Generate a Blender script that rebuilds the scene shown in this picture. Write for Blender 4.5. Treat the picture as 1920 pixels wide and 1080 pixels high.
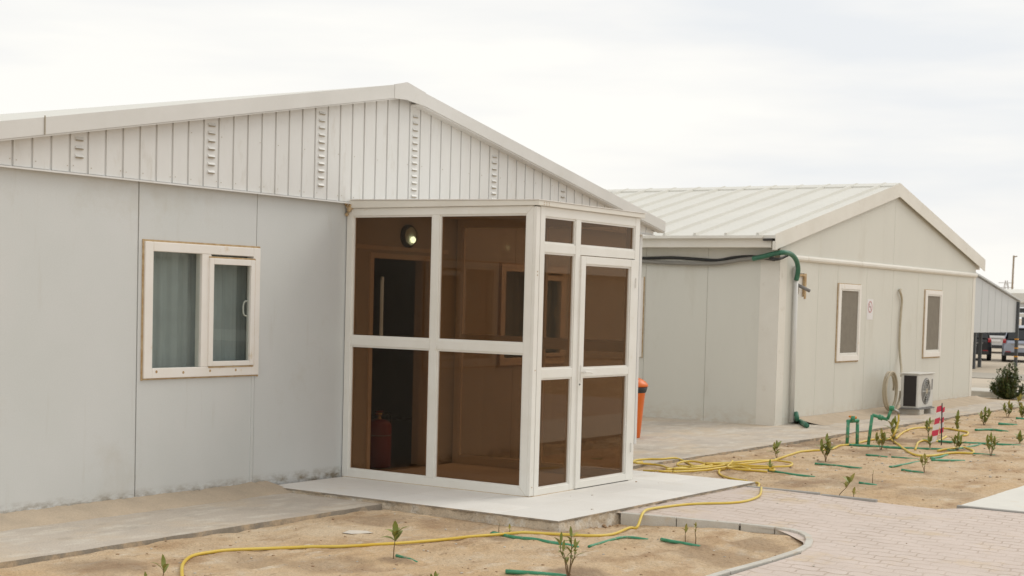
import bpy, bmesh, math, random
from mathutils import Vector, Matrix, noise
S = bpy.context.scene
for o in list(bpy.data.objects): bpy.data.objects.remove(o)
PI = math.pi
R_ = math.radians

# ---------------------------------------------------------------- camera
FPX, YAW, PITCH, ROLL, SY, EYE = 2823.87, .9801, -.049, .0261, 164.85, 1.7365
_F = Vector((math.sin(YAW), math.cos(YAW), 0)); _R = Vector((math.cos(YAW), -math.sin(YAW), 0)); _U = Vector((0, 0, 1))
F2 = _F*math.cos(PITCH)+_U*math.sin(PITCH); U2 = _U*math.cos(PITCH)-_F*math.sin(PITCH)
RR = _R*math.cos(ROLL)+U2*math.sin(ROLL); UU = -_R*math.sin(ROLL)+U2*math.cos(ROLL)
cam = bpy.data.cameras.new('camera'); co = bpy.data.objects.new('camera', cam); S.collection.objects.link(co)
m = Matrix((RR, UU, -F2)).transposed().to_4x4(); m.translation = (0, 0, EYE); co.matrix_world = m
cam.sensor_width = 36; cam.lens = FPX/1920*36; cam.shift_y = SY/1920; cam.clip_end = 3000; cam.clip_start = .1
cam.dof.use_dof = True; cam.dof.focus_distance = 11.5; cam.dof.aperture_fstop = 6.3
S.camera = co

# ---------------------------------------------------------------- sky, sun, exposure
SUN_EL, SUN_DIR = R_(42), Vector((.92, -.39, 0))
w = bpy.data.worlds.new("World"); S.world = w; w.use_nodes = True
nt = w.node_tree; nt.nodes.clear()
def N(t, typ, **kw):
    n = t.nodes.new(typ)
    for k, v in kw.items():
        if k in n.inputs: n.inputs[k].default_value = v
        else: setattr(n, k, v)
    return n
out = N(nt, 'ShaderNodeOutputWorld'); bg = N(nt, 'ShaderNodeBackground'); bg.inputs[1].default_value = .1
sky = N(nt, 'ShaderNodeTexSky'); sky.sky_type = 'NISHITA'; sky.sun_disc = False
sky.sun_elevation = SUN_EL; sky.sun_rotation = math.atan2(SUN_DIR.x, SUN_DIR.y); sky.dust_density = 3
tc = N(nt, 'ShaderNodeTexCoord'); mp = N(nt, 'ShaderNodeMapping'); mp.inputs['Scale'].default_value = (1.2, 1.6, 9)
mp.inputs['Rotation'].default_value = (R_(4), R_(-3), .6)
ns = N(nt, 'ShaderNodeTexNoise'); ns.inputs['Scale'].default_value = 1.7; ns.inputs['Detail'].default_value = 5; ns.inputs['Roughness'].default_value = .5
nt.links.new(tc.outputs['Generated'], mp.inputs[0]); nt.links.new(mp.outputs[0], ns.inputs['Vector'])
cr = N(nt, 'ShaderNodeValToRGB'); e = cr.color_ramp.elements
e[0].position = .33; e[0].color = (8.3, 8.5, 8.7, 1); e[1].position = .56; e[1].color = (10.0, 9.85, 9.4, 1)
k = e.new(.45); k.color = (9.3, 9.25, 9.05, 1)
nt.links.new(ns.outputs[0], cr.inputs[0])
mx = N(nt, 'ShaderNodeMixRGB'); mx.inputs[0].default_value = .95
nt.links.new(sky.outputs[0], mx.inputs[1]); nt.links.new(cr.outputs[0], mx.inputs[2])
nt.links.new(mx.outputs[0], bg.inputs[0]); nt.links.new(bg.outputs[0], out.inputs[0])
sl = bpy.data.lights.new('sun', 'SUN'); sl.energy = .95; sl.angle = R_(26); sl.color = (1, .95, .86)
so = bpy.data.objects.new('sun', sl); S.collection.objects.link(so)
sd = SUN_DIR.normalized()*math.cos(SUN_EL)+Vector((0, 0, math.sin(SUN_EL)))
so.rotation_euler = sd.to_track_quat('Z', 'Y').to_euler(); so.location = (0, 0, 20)
S.view_settings.view_transform = 'Standard'; S.view_settings.look = 'None'
S.view_settings.exposure = 0.06; S.view_settings.gamma = 1
S.render.engine = 'CYCLES'
S.cycles.transparent_max_bounces = 24; S.cycles.max_bounces = 10; S.cycles.transmission_bounces = 10

# ---------------------------------------------------------------- materials
MATS = {}
def mat(name, col, rough=.6, col2=None, nscale=3, amt=1., bump=0, bscale=60, stretch=(1, 1, 1), metal=0, fine=0, spec=.5,
        dirt=None, dirt_scale=2, dirt_lo=.55, dirt_hi=.75, extra=(), bdist=.01):
    """principled with noise between col and col2, optional second dirt layer, fine grain and bump"""
    m = bpy.data.materials.new(name); m.use_nodes = True; t = m.node_tree
    p = t.nodes['Principled BSDF']; p.inputs['Roughness'].default_value = rough; p.inputs['Metallic'].default_value = metal
    p.inputs['Specular IOR Level'].default_value = spec
    tc = N(t, 'ShaderNodeTexCoord'); mp = N(t, 'ShaderNodeMapping'); mp.inputs['Scale'].default_value = stretch
    t.links.new(tc.outputs['Object'], mp.inputs[0]); cur = None
    c2 = col2 or tuple(c*.88 for c in col)
    n = N(t, 'ShaderNodeTexNoise'); n.inputs['Scale'].default_value = nscale; n.inputs['Detail'].default_value = 6; n.inputs['Roughness'].default_value = .6
    t.links.new(mp.outputs[0], n.inputs['Vector'])
    r = N(t, 'ShaderNodeMapRange'); r.inputs[1].default_value = .35; r.inputs[2].default_value = .68; r.inputs[4].default_value = amt
    t.links.new(n.outputs[0], r.inputs[0])
    x = N(t, 'ShaderNodeMixRGB'); x.inputs[1].default_value = (*col, 1); x.inputs[2].default_value = (*c2, 1)
    t.links.new(r.outputs[0], x.inputs[0]); cur = x.outputs[0]
    if dirt:
        n2 = N(t, 'ShaderNodeTexNoise'); n2.inputs['Scale'].default_value = dirt_scale; n2.inputs['Detail'].default_value = 9; n2.inputs['Roughness'].default_value = .68
        mo = N(t, 'ShaderNodeVectorMath'); mo.operation = 'ADD'; mo.inputs[1].default_value = (7.3, 2.1, 4.4)
        t.links.new(mp.outputs[0], mo.inputs[0]); t.links.new(mo.outputs[0], n2.inputs['Vector'])
        r2 = N(t, 'ShaderNodeMapRange'); r2.inputs[1].default_value = dirt_lo; r2.inputs[2].default_value = dirt_hi
        t.links.new(n2.outputs[0], r2.inputs[0])
        x2 = N(t, 'ShaderNodeMixRGB'); x2.inputs[2].default_value = (*dirt, 1)
        t.links.new(r2.outputs[0], x2.inputs[0]); t.links.new(cur, x2.inputs[1]); cur = x2.outputs[0]
    for (ec, es, lo, hi, ea, est) in extra:
        m4 = N(t, 'ShaderNodeMapping'); m4.inputs['Scale'].default_value = est; m4.inputs['Location'].default_value = (es*1.7, 3.1, es*.3)
        t.links.new(tc.outputs['Object'], m4.inputs[0])
        n4 = N(t, 'ShaderNodeTexNoise'); n4.inputs['Scale'].default_value = es; n4.inputs['Detail'].default_value = 8; n4.inputs['Roughness'].default_value = .65
        t.links.new(m4.outputs[0], n4.inputs['Vector'])
        r4 = N(t, 'ShaderNodeMapRange'); r4.inputs[1].default_value = lo; r4.inputs[2].default_value = hi; r4.inputs[4].default_value = ea
        t.links.new(n4.outputs[0], r4.inputs[0])
        x4 = N(t, 'ShaderNodeMixRGB'); x4.inputs[2].default_value = (*ec, 1)
        t.links.new(r4.outputs[0], x4.inputs[0]); t.links.new(cur, x4.inputs[1]); cur = x4.outputs[0]
    if fine:
        n3 = N(t, 'ShaderNodeTexNoise'); n3.inputs['Scale'].default_value = 90; n3.inputs['Detail'].default_value = 4
        t.links.new(tc.outputs['Object'], n3.inputs['Vector'])
        r3 = N(t, 'ShaderNodeMapRange'); r3.inputs[1].default_value = .3; r3.inputs[2].default_value = .7; r3.inputs[3].default_value = 1-fine; r3.inputs[4].default_value = 1+fine
        t.links.new(n3.outputs[0], r3.inputs[0])
        x3 = N(t, 'ShaderNodeVectorMath'); x3.operation = 'SCALE'; t.links.new(cur, x3.inputs[0]); t.links.new(r3.outputs[0], x3.inputs['Scale']); cur = x3.outputs[0]
    t.links.new(cur, p.inputs['Base Color'])
    if bump:
        nb = N(t, 'ShaderNodeTexNoise'); nb.inputs['Scale'].default_value = bscale; nb.inputs['Detail'].default_value = 5
        t.links.new(tc.outputs['Object'], nb.inputs['Vector'])
        b = N(t, 'ShaderNodeBump'); b.inputs['Strength'].default_value = bump; b.inputs['Distance'].default_value = bdist
        t.links.new(nb.outputs[0], b.inputs['Height']); t.links.new(b.outputs[0], p.inputs['Normal'])
    MATS[name] = m; return m

def add_stains(m, spots, col, nscale=30):
    """small worn marks of their own shape at given world points (x, z)"""
    t = m.node_tree; p = t.nodes['Principled BSDF']; src = p.inputs['Base Color'].links[0].from_socket
    tc = N(t, 'ShaderNodeTexCoord'); sx = N(t, 'ShaderNodeSeparateXYZ')
    n = N(t, 'ShaderNodeTexNoise'); n.inputs['Scale'].default_value = nscale; n.inputs['Detail'].default_value = 4
    t.links.new(tc.outputs['Object'], n.inputs['Vector']); t.links.new(tc.outputs['Object'], sx.inputs[0])
    for (x, z, rx, rz, a) in spots:
        def mth(op, A, B, C=None):
            q = N(t, 'ShaderNodeMath'); q.operation = op
            for i, v in enumerate((A, B, C)):
                if v is None: continue
                if isinstance(v, (int, float)): q.inputs[i].default_value = v
                else: t.links.new(v, q.inputs[i])
            return q.outputs[0]
        dx = mth('DIVIDE', mth('SUBTRACT', sx.outputs[0], x), rx); dz = mth('DIVIDE', mth('SUBTRACT', sx.outputs[2], z), rz)
        d = mth('SQRT', mth('ADD', mth('MULTIPLY', dx, dx), mth('MULTIPLY', dz, dz)), 0)
        v = mth('SUBTRACT', mth('MULTIPLY', n.outputs[0], 2.4), d)
        r = N(t, 'ShaderNodeMapRange'); r.inputs[1].default_value = .25; r.inputs[2].default_value = 1.0; r.inputs[4].default_value = a
        t.links.new(v, r.inputs[0])
        x_ = N(t, 'ShaderNodeMixRGB'); x_.inputs[2].default_value = (*col, 1)
        t.links.new(r.outputs[0], x_.inputs[0]); t.links.new(src, x_.inputs[1]); src = x_.outputs[0]
    t.links.new(src, p.inputs['Base Color'])

def add_base_grime(m, z0, z1, col, amt=.8):
    """splashed soil along the foot of a wall, ragged noise edge"""
    t = m.node_tree; p = t.nodes['Principled BSDF']; src = p.inputs['Base Color'].links[0].from_socket
    tc = N(t, 'ShaderNodeTexCoord'); sx = N(t, 'ShaderNodeSeparateXYZ'); t.links.new(tc.outputs['Object'], sx.inputs[0])
    mp = N(t, 'ShaderNodeMapping'); mp.inputs['Scale'].default_value = (1, 1, 2.2); t.links.new(tc.outputs['Object'], mp.inputs[0])
    n = N(t, 'ShaderNodeTexNoise'); n.inputs['Scale'].default_value = 7; n.inputs['Detail'].default_value = 8; n.inputs['Roughness'].default_value = .7
    t.links.new(mp.outputs[0], n.inputs['Vector'])
    r = N(t, 'ShaderNodeMapRange'); r.inputs[1].default_value = z1; r.inputs[2].default_value = z0; t.links.new(sx.outputs[2], r.inputs[0])
    mu = N(t, 'ShaderNodeMath'); mu.operation = 'MULTIPLY'; t.links.new(r.outputs[0], mu.inputs[0])
    r2 = N(t, 'ShaderNodeMapRange'); r2.inputs[1].default_value = .42; r2.inputs[2].default_value = .62; r2.inputs[4].default_value = amt
    t.links.new(n.outputs[0], r2.inputs[0]); t.links.new(r2.outputs[0], mu.inputs[1])
    x_ = N(t, 'ShaderNodeMixRGB'); x_.inputs[2].default_value = (*col, 1)
    t.links.new(mu.outputs[0], x_.inputs[0]); t.links.new(src, x_.inputs[1]); t.links.new(x_.outputs[0], p.inputs['Base Color'])

def glass(name, tint, gl=1., rough=.01):
    m = bpy.data.materials.new(name); m.use_nodes = True; t = m.node_tree; t.nodes.clear()
    o = N(t, 'ShaderNodeOutputMaterial'); tr = N(t, 'ShaderNodeBsdfTransparent'); tr.inputs[0].default_value = (*[math.sqrt(c) for c in tint], 1)
    g = N(t, 'ShaderNodeBsdfGlossy'); g.inputs['Roughness'].default_value = rough; g.inputs[0].default_value = (*gl, 1) if isinstance(gl, tuple) else (gl, gl, gl, 1)
    fr = N(t, 'ShaderNodeFresnel'); fr.inputs[0].default_value = 1.45
    geo = N(t, 'ShaderNodeNewGeometry'); inv = N(t, 'ShaderNodeMath'); inv.operation = 'SUBTRACT'; inv.inputs[0].default_value = 1
    t.links.new(geo.outputs['Backfacing'], inv.inputs[1])
    mu = N(t, 'ShaderNodeMath'); mu.operation = 'MULTIPLY'; t.links.new(fr.outputs[0], mu.inputs[0]); t.links.new(inv.outputs[0], mu.inputs[1])
    x = N(t, 'ShaderNodeMixShader'); t.links.new(mu.outputs[0], x.inputs[0]); t.links.new(tr.outputs[0], x.inputs[1]); t.links.new(g.outputs[0], x.inputs[2])
    t.links.new(x.outputs[0], o.inputs[0]); MATS[name] = m; return m

mat('wall_grey', (.64, .655, .65), .55, (.61, .63, .62), 1.3, 1, .10, 220, fine=.02, extra=[((.50, .48, .43), 2.0, .60, .82, .45, (5, 1, .5)), ((.66, .66, .65), 1.2, .55, .75, .5, (1, 1, .7))], dirt=(.52, .50, .44), dirt_scale=1.1, dirt_lo=.58, dirt_hi=.9)
add_stains(MATS['wall_grey'], [(7.50, 1.93, .02, .035, .8), (7.05, 1.99, .015, .035, .5), (7.05, 1.83, .012, .02, .5), (7.82, 1.95, .05, .11, .35), (7.05, 1.62, .01, .01, .5),
    (7.98, 2.585, .13, .02, .8), (8.05, 2.57, .03, .03, .8), (7.33, 1.60, .006, .006, .8), (7.33, 1.56, .006, .006, .8), (7.68, 1.60, .006, .006, .8), (7.68, 1.56, .006, .006, .8)], (.33, .25, .15))
add_base_grime(MATS['wall_grey'], .11, .19, (.24, .20, .14), .95)
mat('wall_cream', (.68, .67, .605), .6, (.645, .635, .575), .9, 1, .05, 200, fine=.015, dirt=(.55, .52, .44), dirt_scale=1.3, dirt_lo=.55, dirt_hi=.85, stretch=(1, 1, .35))
add_base_grime(MATS['wall_cream'], .0, .30, (.54, .45, .34), .6)
mat('metal_white', (.70, .69, .665), .42, (.64, .63, .60), 2, 1, .03, 40, dirt=(.6, .57, .50), dirt_scale=3, dirt_lo=.6, dirt_hi=.85)
mat('siding_white', (.735, .735, .72), .45, (.70, .695, .675), 2.2, 1, .05, 30, dirt=(.56, .53, .47), dirt_scale=4, dirt_lo=.58, dirt_hi=.85, stretch=(1.5, 1, .5))
mat('roof_cream', (.70, .685, .63), .6, (.67, .655, .60), 1.2, 1, dirt=(.68, .63, .54), dirt_scale=2, dirt_lo=.6, dirt_hi=.85)
mat('trim_cream', (.76, .735, .67), .5, (.71, .68, .61), 2, 1, dirt=(.6, .55, .46), dirt_scale=5, dirt_lo=.6, dirt_hi=.8)
mat('pvc_white', (.80, .785, .74), .35, (.76, .74, .685), 4, 1, dirt=(.66, .60, .48), dirt_scale=6, dirt_lo=.62, dirt_hi=.85)
mat('pvc_aged', (.84, .81, .77), .45, (.81, .77, .71), 5, 1, dirt=(.62, .47, .28), dirt_scale=9, dirt_lo=.62, dirt_hi=.8)
mat('sealant', (.40, .25, .11), .8, (.56, .44, .28), 14, 1)
mat('dark_gap', (.05, .045, .04), .8)
mat('seam_dark', (.31, .28, .22), .8, (.44, .39, .31), 9)
mat('seam_soft', (.42, .36, .26), .8, (.5, .44, .34), 9)
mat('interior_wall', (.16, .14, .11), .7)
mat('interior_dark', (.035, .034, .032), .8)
mat('curtain', (.42, .455, .455), .9, (.34, .37, .37), 2)
mat('screen_mesh', (.235, .21, .17), .9, (.205, .18, .145), 8, fine=.05)
mat('concrete', (.53, .465, .39), .9, (.45, .395, .335), 1.3, 1, .5, 50, fine=.12, dirt=(.56, .46, .345), dirt_scale=1.1, dirt_lo=.46, dirt_hi=.64, extra=[((.62, .57, .49), 5, .5, .66, .75, (.6, 1.4, 1)), ((.33, .285, .235), 2.3, .56, .7, .6, (1, 1.6, 1)), ((.30, .25, .20), 26, .62, .70, .6, (1, 1, 1))])
mat('mortar', (.52, .42, .31), .95, (.44, .36, .27), 3, 1, .5, 35, fine=.08, dirt=(.36, .30, .23), dirt_scale=5, dirt_lo=.6, dirt_hi=.8)
mat('slab_edge', (.33, .29, .24), .95, (.24, .21, .17), 5, 1, .6, 30, fine=.1, dirt=(.50, .39, .27), dirt_scale=4, dirt_lo=.48, dirt_hi=.6)
mat('riser_stone', (.48, .40, .30), .95, (.55, .45, .33), 6, 1, .9, 25, fine=.15, dirt=(.60, .56, .49), dirt_scale=5, dirt_lo=.5, dirt_hi=.62, extra=[((.27, .22, .16), 8, .55, .66, .8, (1, 1, 1.5)), ((.22, .17, .12), 22, .60, .68, .7, (1, 1, 1))])
mat('sand', (.56, .40, .24), .98, (.50, .345, .195), 1.3, 1, 1.0, 22, fine=.18, bdist=.03, dirt=(.58, .46, .32), dirt_scale=.9, dirt_lo=.42, dirt_hi=.68, extra=[((.345, .215, .115), 1.9, .50, .66, .85, (.75, 1.3, 1)), ((.62, .53, .41), 4.5, .56, .70, .8, (.7, 1.3, 1)), ((.31, .20, .115), 9, .60, .70, .7, (.6, 1.3, 1)), ((.30, .20, .12), 40, .64, .70, .55, (1, 1, 1))])
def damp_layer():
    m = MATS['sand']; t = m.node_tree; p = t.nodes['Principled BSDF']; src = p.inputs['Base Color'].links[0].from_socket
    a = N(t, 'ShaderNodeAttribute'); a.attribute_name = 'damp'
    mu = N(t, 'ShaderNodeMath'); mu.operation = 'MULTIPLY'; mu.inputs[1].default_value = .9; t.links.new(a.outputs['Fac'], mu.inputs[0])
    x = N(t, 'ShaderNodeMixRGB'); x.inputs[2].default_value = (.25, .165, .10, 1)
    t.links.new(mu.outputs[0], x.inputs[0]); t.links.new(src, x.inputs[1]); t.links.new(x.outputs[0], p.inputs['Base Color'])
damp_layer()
mat('far_sand', (.55, .47, .37), .98, (.49, .41, .31), .2, 1, dirt=(.42, .37, .30), dirt_scale=.15, dirt_lo=.5, dirt_hi=.7)
mat('ground_shade', (.36, .325, .275), .95, (.42, .38, .31), .4, 1, .2, 30)  # darker ground tone that paints the carport's shadow band
mat('kerb_concrete', (.60, .575, .52), .9, (.52, .49, .43), 5, 1, .3, 60, fine=.05, dirt=(.55, .44, .31), dirt_scale=6, dirt_lo=.55, dirt_hi=.75)
mat('kerb_face', (.40, .385, .36), .9, (.34, .32, .29), 5, 1, .3, 60)
mat('white_concrete', (.72, .70, .64), .9, (.66, .64, .585), 3, 1, .2, 60, dirt=(.62, .52, .38), dirt_scale=3, dirt_lo=.6, dirt_hi=.8)
mat('hose_yellow', (.66, .44, .035), .45, (.70, .55, .12), 3, 1)
mat('hose_stripe', (.30, .33, .10), .5)
mat('pipe_green', (.035, .22, .105), .45, (.06, .30, .17), 12, 1, dirt=(.42, .36, .25), dirt_scale=14, dirt_lo=.55, dirt_hi=.7)
mat('conduit_green', (.03, .13, .08), .45, (.05, .19, .12), 14)
mat('orange_handle', (.75, .25, .02), .5)
mat('orange_bin', (.78, .16, .015), .38, (.70, .135, .012), 4)
mat('black_plastic', (.03, .03, .032), .5)
mat('cable_black', (.035, .035, .035), .5)
mat('cable_grey', (.26, .25, .225), .6)
mat('hose_beige', (.50, .44, .33), .7, (.42, .36, .26), 12)
mat('ac_white', (.66, .655, .62), .45, (.60, .59, .55), 5, 1, dirt=(.5, .44, .34), dirt_scale=6, dirt_lo=.6, dirt_hi=.8)
mat('ac_dark', (.035, .03, .028), .8)
mat('fan_grey', (.22, .215, .21), .6)
mat('steel', (.35, .34, .33), .4, metal=.6)
mat('tape_red', (.66, .05, .10), .5); mat('tape_white', (.80, .76, .74), .5)
mat('paper_white', (.82, .80, .80), .6); mat('scrap', (.66, .60, .52), .9); mat('print_red', (.60, .30, .30), .6); mat('print_dark', (.35, .28, .30), .6)
mat('ext_red', (.24, .010, .010), .4); mat('ext_label', (.25, .22, .22), .5); mat('brass', (.55, .42, .18), .3, metal=.8)
mat('leaf_green', (.19, .235, .05), .5, (.29, .29, .07), 25)
mat('leaf_bronze', (.40, .33, .08), .55, (.27, .27, .07), 25)
mat('stem_brown', (.20, .12, .06), .8, (.14, .11, .05), 40)
mat('bush_leaf', (.07, .105, .033), .55, (.13, .155, .05), 9)
mat('stone', (.42, .36, .29), .95, (.66, .62, .55), 6)
mat('clod', (.34, .22, .13), 1, (.42, .29, .18), 20)
mat('shed_grey', (.54, .55, .55), .5, (.57, .58, .58), 1)
mat('car_silver', (.36, .39, .46), .3, metal=.3); mat('car_dark', (.022, .022, .025), .4); mat('car_white', (.62, .61, .60), .25)
mat('car_glass', (.02, .022, .025), .08); mat('tyre', (.02, .02, .02), .85); mat('lamp_red', (.35, .02, .02), .25); mat('post_grey', (.08, .085, .09), .6)
mat('reflector', (.8, .35, .02), .4); mat('wood_pole', (.38, .30, .22), .9); mat('pylon_hazed', (.62, .60, .58), .8)
glass('glass_bronze', (.40, .284, .193), (.86, .76, .64)); glass('glass_clear', (.80, .84, .82)); glass('glass_lamp', (.75, .82, .72))
mm = bpy.data.materials.new('lamp_glow'); mm.use_nodes = True; pp = mm.node_tree.nodes['Principled BSDF']
pp.inputs['Emission Color'].default_value = (.72, 1, .9, 1); pp.inputs['Emission Strength'].default_value = 4.5; MATS['lamp_glow'] = mm

# tile and paver materials
def grid_mat(name, base, col2, mortar, scale, bw, bh, ms, offs, wave=0, rot=0, bumpd=.004, dirt=None, dlo=.5, dhi=.7):
    m = mat(name, base, .75, col2, 2.5, 1, 0, fine=.04, dirt=None)
    t = m.node_tree; p = t.nodes['Principled BSDF']; src = p.inputs['Base Color'].links[0].from_socket
    tc = N(t, 'ShaderNodeTexCoord'); mp = N(t, 'ShaderNodeMapping'); mp.inputs['Rotation'].default_value = (0, 0, rot)
    t.links.new(tc.outputs['Object'], mp.inputs[0]); v = mp.outputs[0]
    if wave:
        sx = N(t, 'ShaderNodeSeparateXYZ'); t.links.new(v, sx.inputs[0])
        def sn(inp, freq, a):
            q = N(t, 'ShaderNodeMath'); q.operation = 'MULTIPLY'; t.links.new(inp, q.inputs[0]); q.inputs[1].default_value = freq
            s = N(t, 'ShaderNodeMath'); s.operation = 'SINE'; t.links.new(q.outputs[0], s.inputs[0])
            z = N(t, 'ShaderNodeMath'); z.operation = 'MULTIPLY'; t.links.new(s.outputs[0], z.inputs[0]); z.inputs[1].default_value = a
            return z.outputs[0]
        cx = N(t, 'ShaderNodeCombineXYZ')
        t.links.new(sn(sx.outputs[1], 2*PI/bh/1., wave*.6), cx.inputs[0]); t.links.new(sn(sx.outputs[0], 2*PI/bw, wave), cx.inputs[1])
        nn = N(t, 'ShaderNodeTexNoise'); nn.inputs['Scale'].default_value = 2.2; t.links.new(v, nn.inputs['Vector'])
        ad = N(t, 'ShaderNodeVectorMath'); ad.operation = 'ADD'; t.links.new(v, ad.inputs[0]); t.links.new(cx.outputs[0], ad.inputs[1])
        sc = N(t, 'ShaderNodeVectorMath'); sc.operation = 'SCALE'; t.links.new(nn.outputs['Color'], sc.inputs[0]); sc.inputs['Scale'].default_value = .03
        ad2 = N(t, 'ShaderNodeVectorMath'); ad2.operation = 'ADD'; t.links.new(ad.outputs[0], ad2.inputs[0]); t.links.new(sc.outputs[0], ad2.inputs[1]); v = ad2.outputs[0]
    b = N(t, 'ShaderNodeTexBrick'); b.offset = offs; b.inputs['Scale'].default_value = 1; b.inputs['Brick Width'].default_value = bw; b.inputs['Row Height'].default_value = bh
    b.inputs['Mortar Size'].default_value = ms; b.inputs['Mortar Smooth'].default_value = .4
    b.inputs['Color1'].default_value = (1, 1, 1, 1); b.inputs['Color2'].default_value = (.9, .9, .9, 1); b.inputs['Mortar'].default_value = (1, 1, 1, 1)
    t.links.new(v, b.inputs['Vector'])
    mu = N(t, 'ShaderNodeMixRGB'); mu.blend_type = 'MULTIPLY'; mu.inputs[0].default_value = 1; t.links.new(src, mu.inputs[1]); t.links.new(b.outputs['Color'], mu.inputs[2])
    nj = N(t, 'ShaderNodeTexNoise'); nj.inputs['Scale'].default_value = 3.1; nj.inputs['Detail'].default_value = 5; t.links.new(tc.outputs['Object'], nj.inputs['Vector'])
    rj = N(t, 'ShaderNodeMapRange'); rj.inputs[1].default_value = .38; rj.inputs[2].default_value = .62; rj.inputs[3].default_value = .12; t.links.new(nj.outputs[0], rj.inputs[0])
    mj = N(t, 'ShaderNodeMath'); mj.operation = 'MULTIPLY'; t.links.new(b.outputs['Fac'], mj.inputs[0]); t.links.new(rj.outputs[0], mj.inputs[1])
    x = N(t, 'ShaderNodeMixRGB'); x.inputs[2].default_value = (*mortar, 1); t.links.new(mj.outputs[0], x.inputs[0]); t.links.new(mu.outputs[0], x.inputs[1]); cur = x.outputs[0]
    if dirt:
        n2 = N(t, 'ShaderNodeTexNoise'); n2.inputs['Scale'].default_value = 1.6; n2.inputs['Detail'].default_value = 8; n2.inputs['Roughness'].default_value = .68
        t.links.new(tc.outputs['Object'], n2.inputs['Vector']); r2 = N(t, 'ShaderNodeMapRange'); r2.inputs[1].default_value = dlo; r2.inputs[2].default_value = dhi
        t.links.new(n2.outputs[0], r2.inputs[0]); x2 = N(t, 'ShaderNodeMixRGB'); x2.inputs[2].default_value = (*dirt, 1)
        t.links.new(r2.outputs[0], x2.inputs[0]); t.links.new(cur, x2.inputs[1]); cur = x2.outputs[0]
    t.links.new(cur, p.inputs['Base Color'])
    bp = N(t, 'ShaderNodeBump'); bp.invert = True; bp.inputs['Strength'].default_value = .8; bp.inputs['Distance'].default_value = bumpd
    t.links.new(mj.outputs[0], bp.inputs['Height']); t.links.new(bp.outputs[0], p.inputs['Normal'])
    return m
grid_mat('terrace_tile', (.80, .775, .73), (.76, .73, .68), (.66, .62, .55), 1, .6, .6, .004, 0, 0, 0, .001, (.64, .56, .45), .58, .85)
def paver_mat():
    m = mat('pavers', (.62, .525, .465), .85, (.56, .47, .41), 3, 1, 0, fine=.08, dirt=(.57, .44, .29), dirt_scale=1.5, dirt_lo=.54, dirt_hi=.70, extra=[((.64, .57, .52), 6, .55, .7, .6, (1, 1, 1))])
    t = m.node_tree; p = t.nodes['Principled BSDF']; src = p.inputs['Base Color'].links[0].from_socket
    tc = N(t, 'ShaderNodeTexCoord'); sx = N(t, 'ShaderNodeSeparateXYZ'); t.links.new(tc.outputs['Object'], sx.inputs[0])
    def M(op, A, B=None, C=None):
        q = N(t, 'ShaderNodeMath'); q.operation = op
        for i, v in enumerate((A, B, C)):
            if v is None: continue
            if isinstance(v, (int, float)): q.inputs[i].default_value = v
            else: t.links.new(v, q.inputs[i])
        return q.outputs[0]
    n = N(t, 'ShaderNodeTexNoise'); n.inputs['Scale'].default_value = 2.6; n.inputs['Detail'].default_value = 3; t.links.new(tc.outputs['Object'], n.inputs['Vector'])
    X, Y = sx.outputs[0], sx.outputs[1]
    wob = M('MULTIPLY', M('SUBTRACT', n.outputs[0], .5), .10)
    u = M('DIVIDE', M('ADD', M('ADD', X, M('MULTIPLY', M('SINE', M('MULTIPLY', Y, 2*PI/.2)), .013)), wob), .15)
    du = M('ABSOLUTE', M('SUBTRACT', M('FRACT', u), .5))
    par = M('MULTIPLY', M('FRACT', M('MULTIPLY', M('FLOOR', u), .5)), 1.0)
    v = M('ADD', M('DIVIDE', M('ADD', Y, M('MULTIPLY', M('SINE', M('MULTIPLY', X, 2*PI/.15)), .008)), .2), par)
    dv = M('ABSOLUTE', M('SUBTRACT', M('FRACT', v), .5))
    def band(d, lo, hi, a):
        r = N(t, 'ShaderNodeMapRange'); r.inputs[1].default_value = lo; r.inputs[2].default_value = hi; r.inputs[4].default_value = a; t.links.new(d, r.inputs[0]); return r.outputs[0]
    j = M('MAXIMUM', band(du, .43, .48, 1), band(dv, .455, .49, .55))
    n2 = N(t, 'ShaderNodeTexNoise'); n2.inputs['Scale'].default_value = 2.1; n2.inputs['Detail'].default_value = 6; t.links.new(tc.outputs['Object'], n2.inputs['Vector'])
    r2 = N(t, 'ShaderNodeMapRange'); r2.inputs[1].default_value = .34; r2.inputs[2].default_value = .60; r2.inputs[3].default_value = .15; t.links.new(n2.outputs[0], r2.inputs[0])
    j = M('MULTIPLY', j, r2.outputs[0])
    x = N(t, 'ShaderNodeMixRGB'); x.inputs[2].default_value = (.40, .30, .215, 1); t.links.new(j, x.inputs[0]); t.links.new(src, x.inputs[1]); t.links.new(x.outputs[0], p.inputs['Base Color'])
    bp = N(t, 'ShaderNodeBump'); bp.invert = True; bp.inputs['Strength'].default_value = .8; bp.inputs['Distance'].default_value = .008
    t.links.new(j, bp.inputs['Height']); t.links.new(bp.outputs[0], p.inputs['Normal'])
paver_mat()

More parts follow.
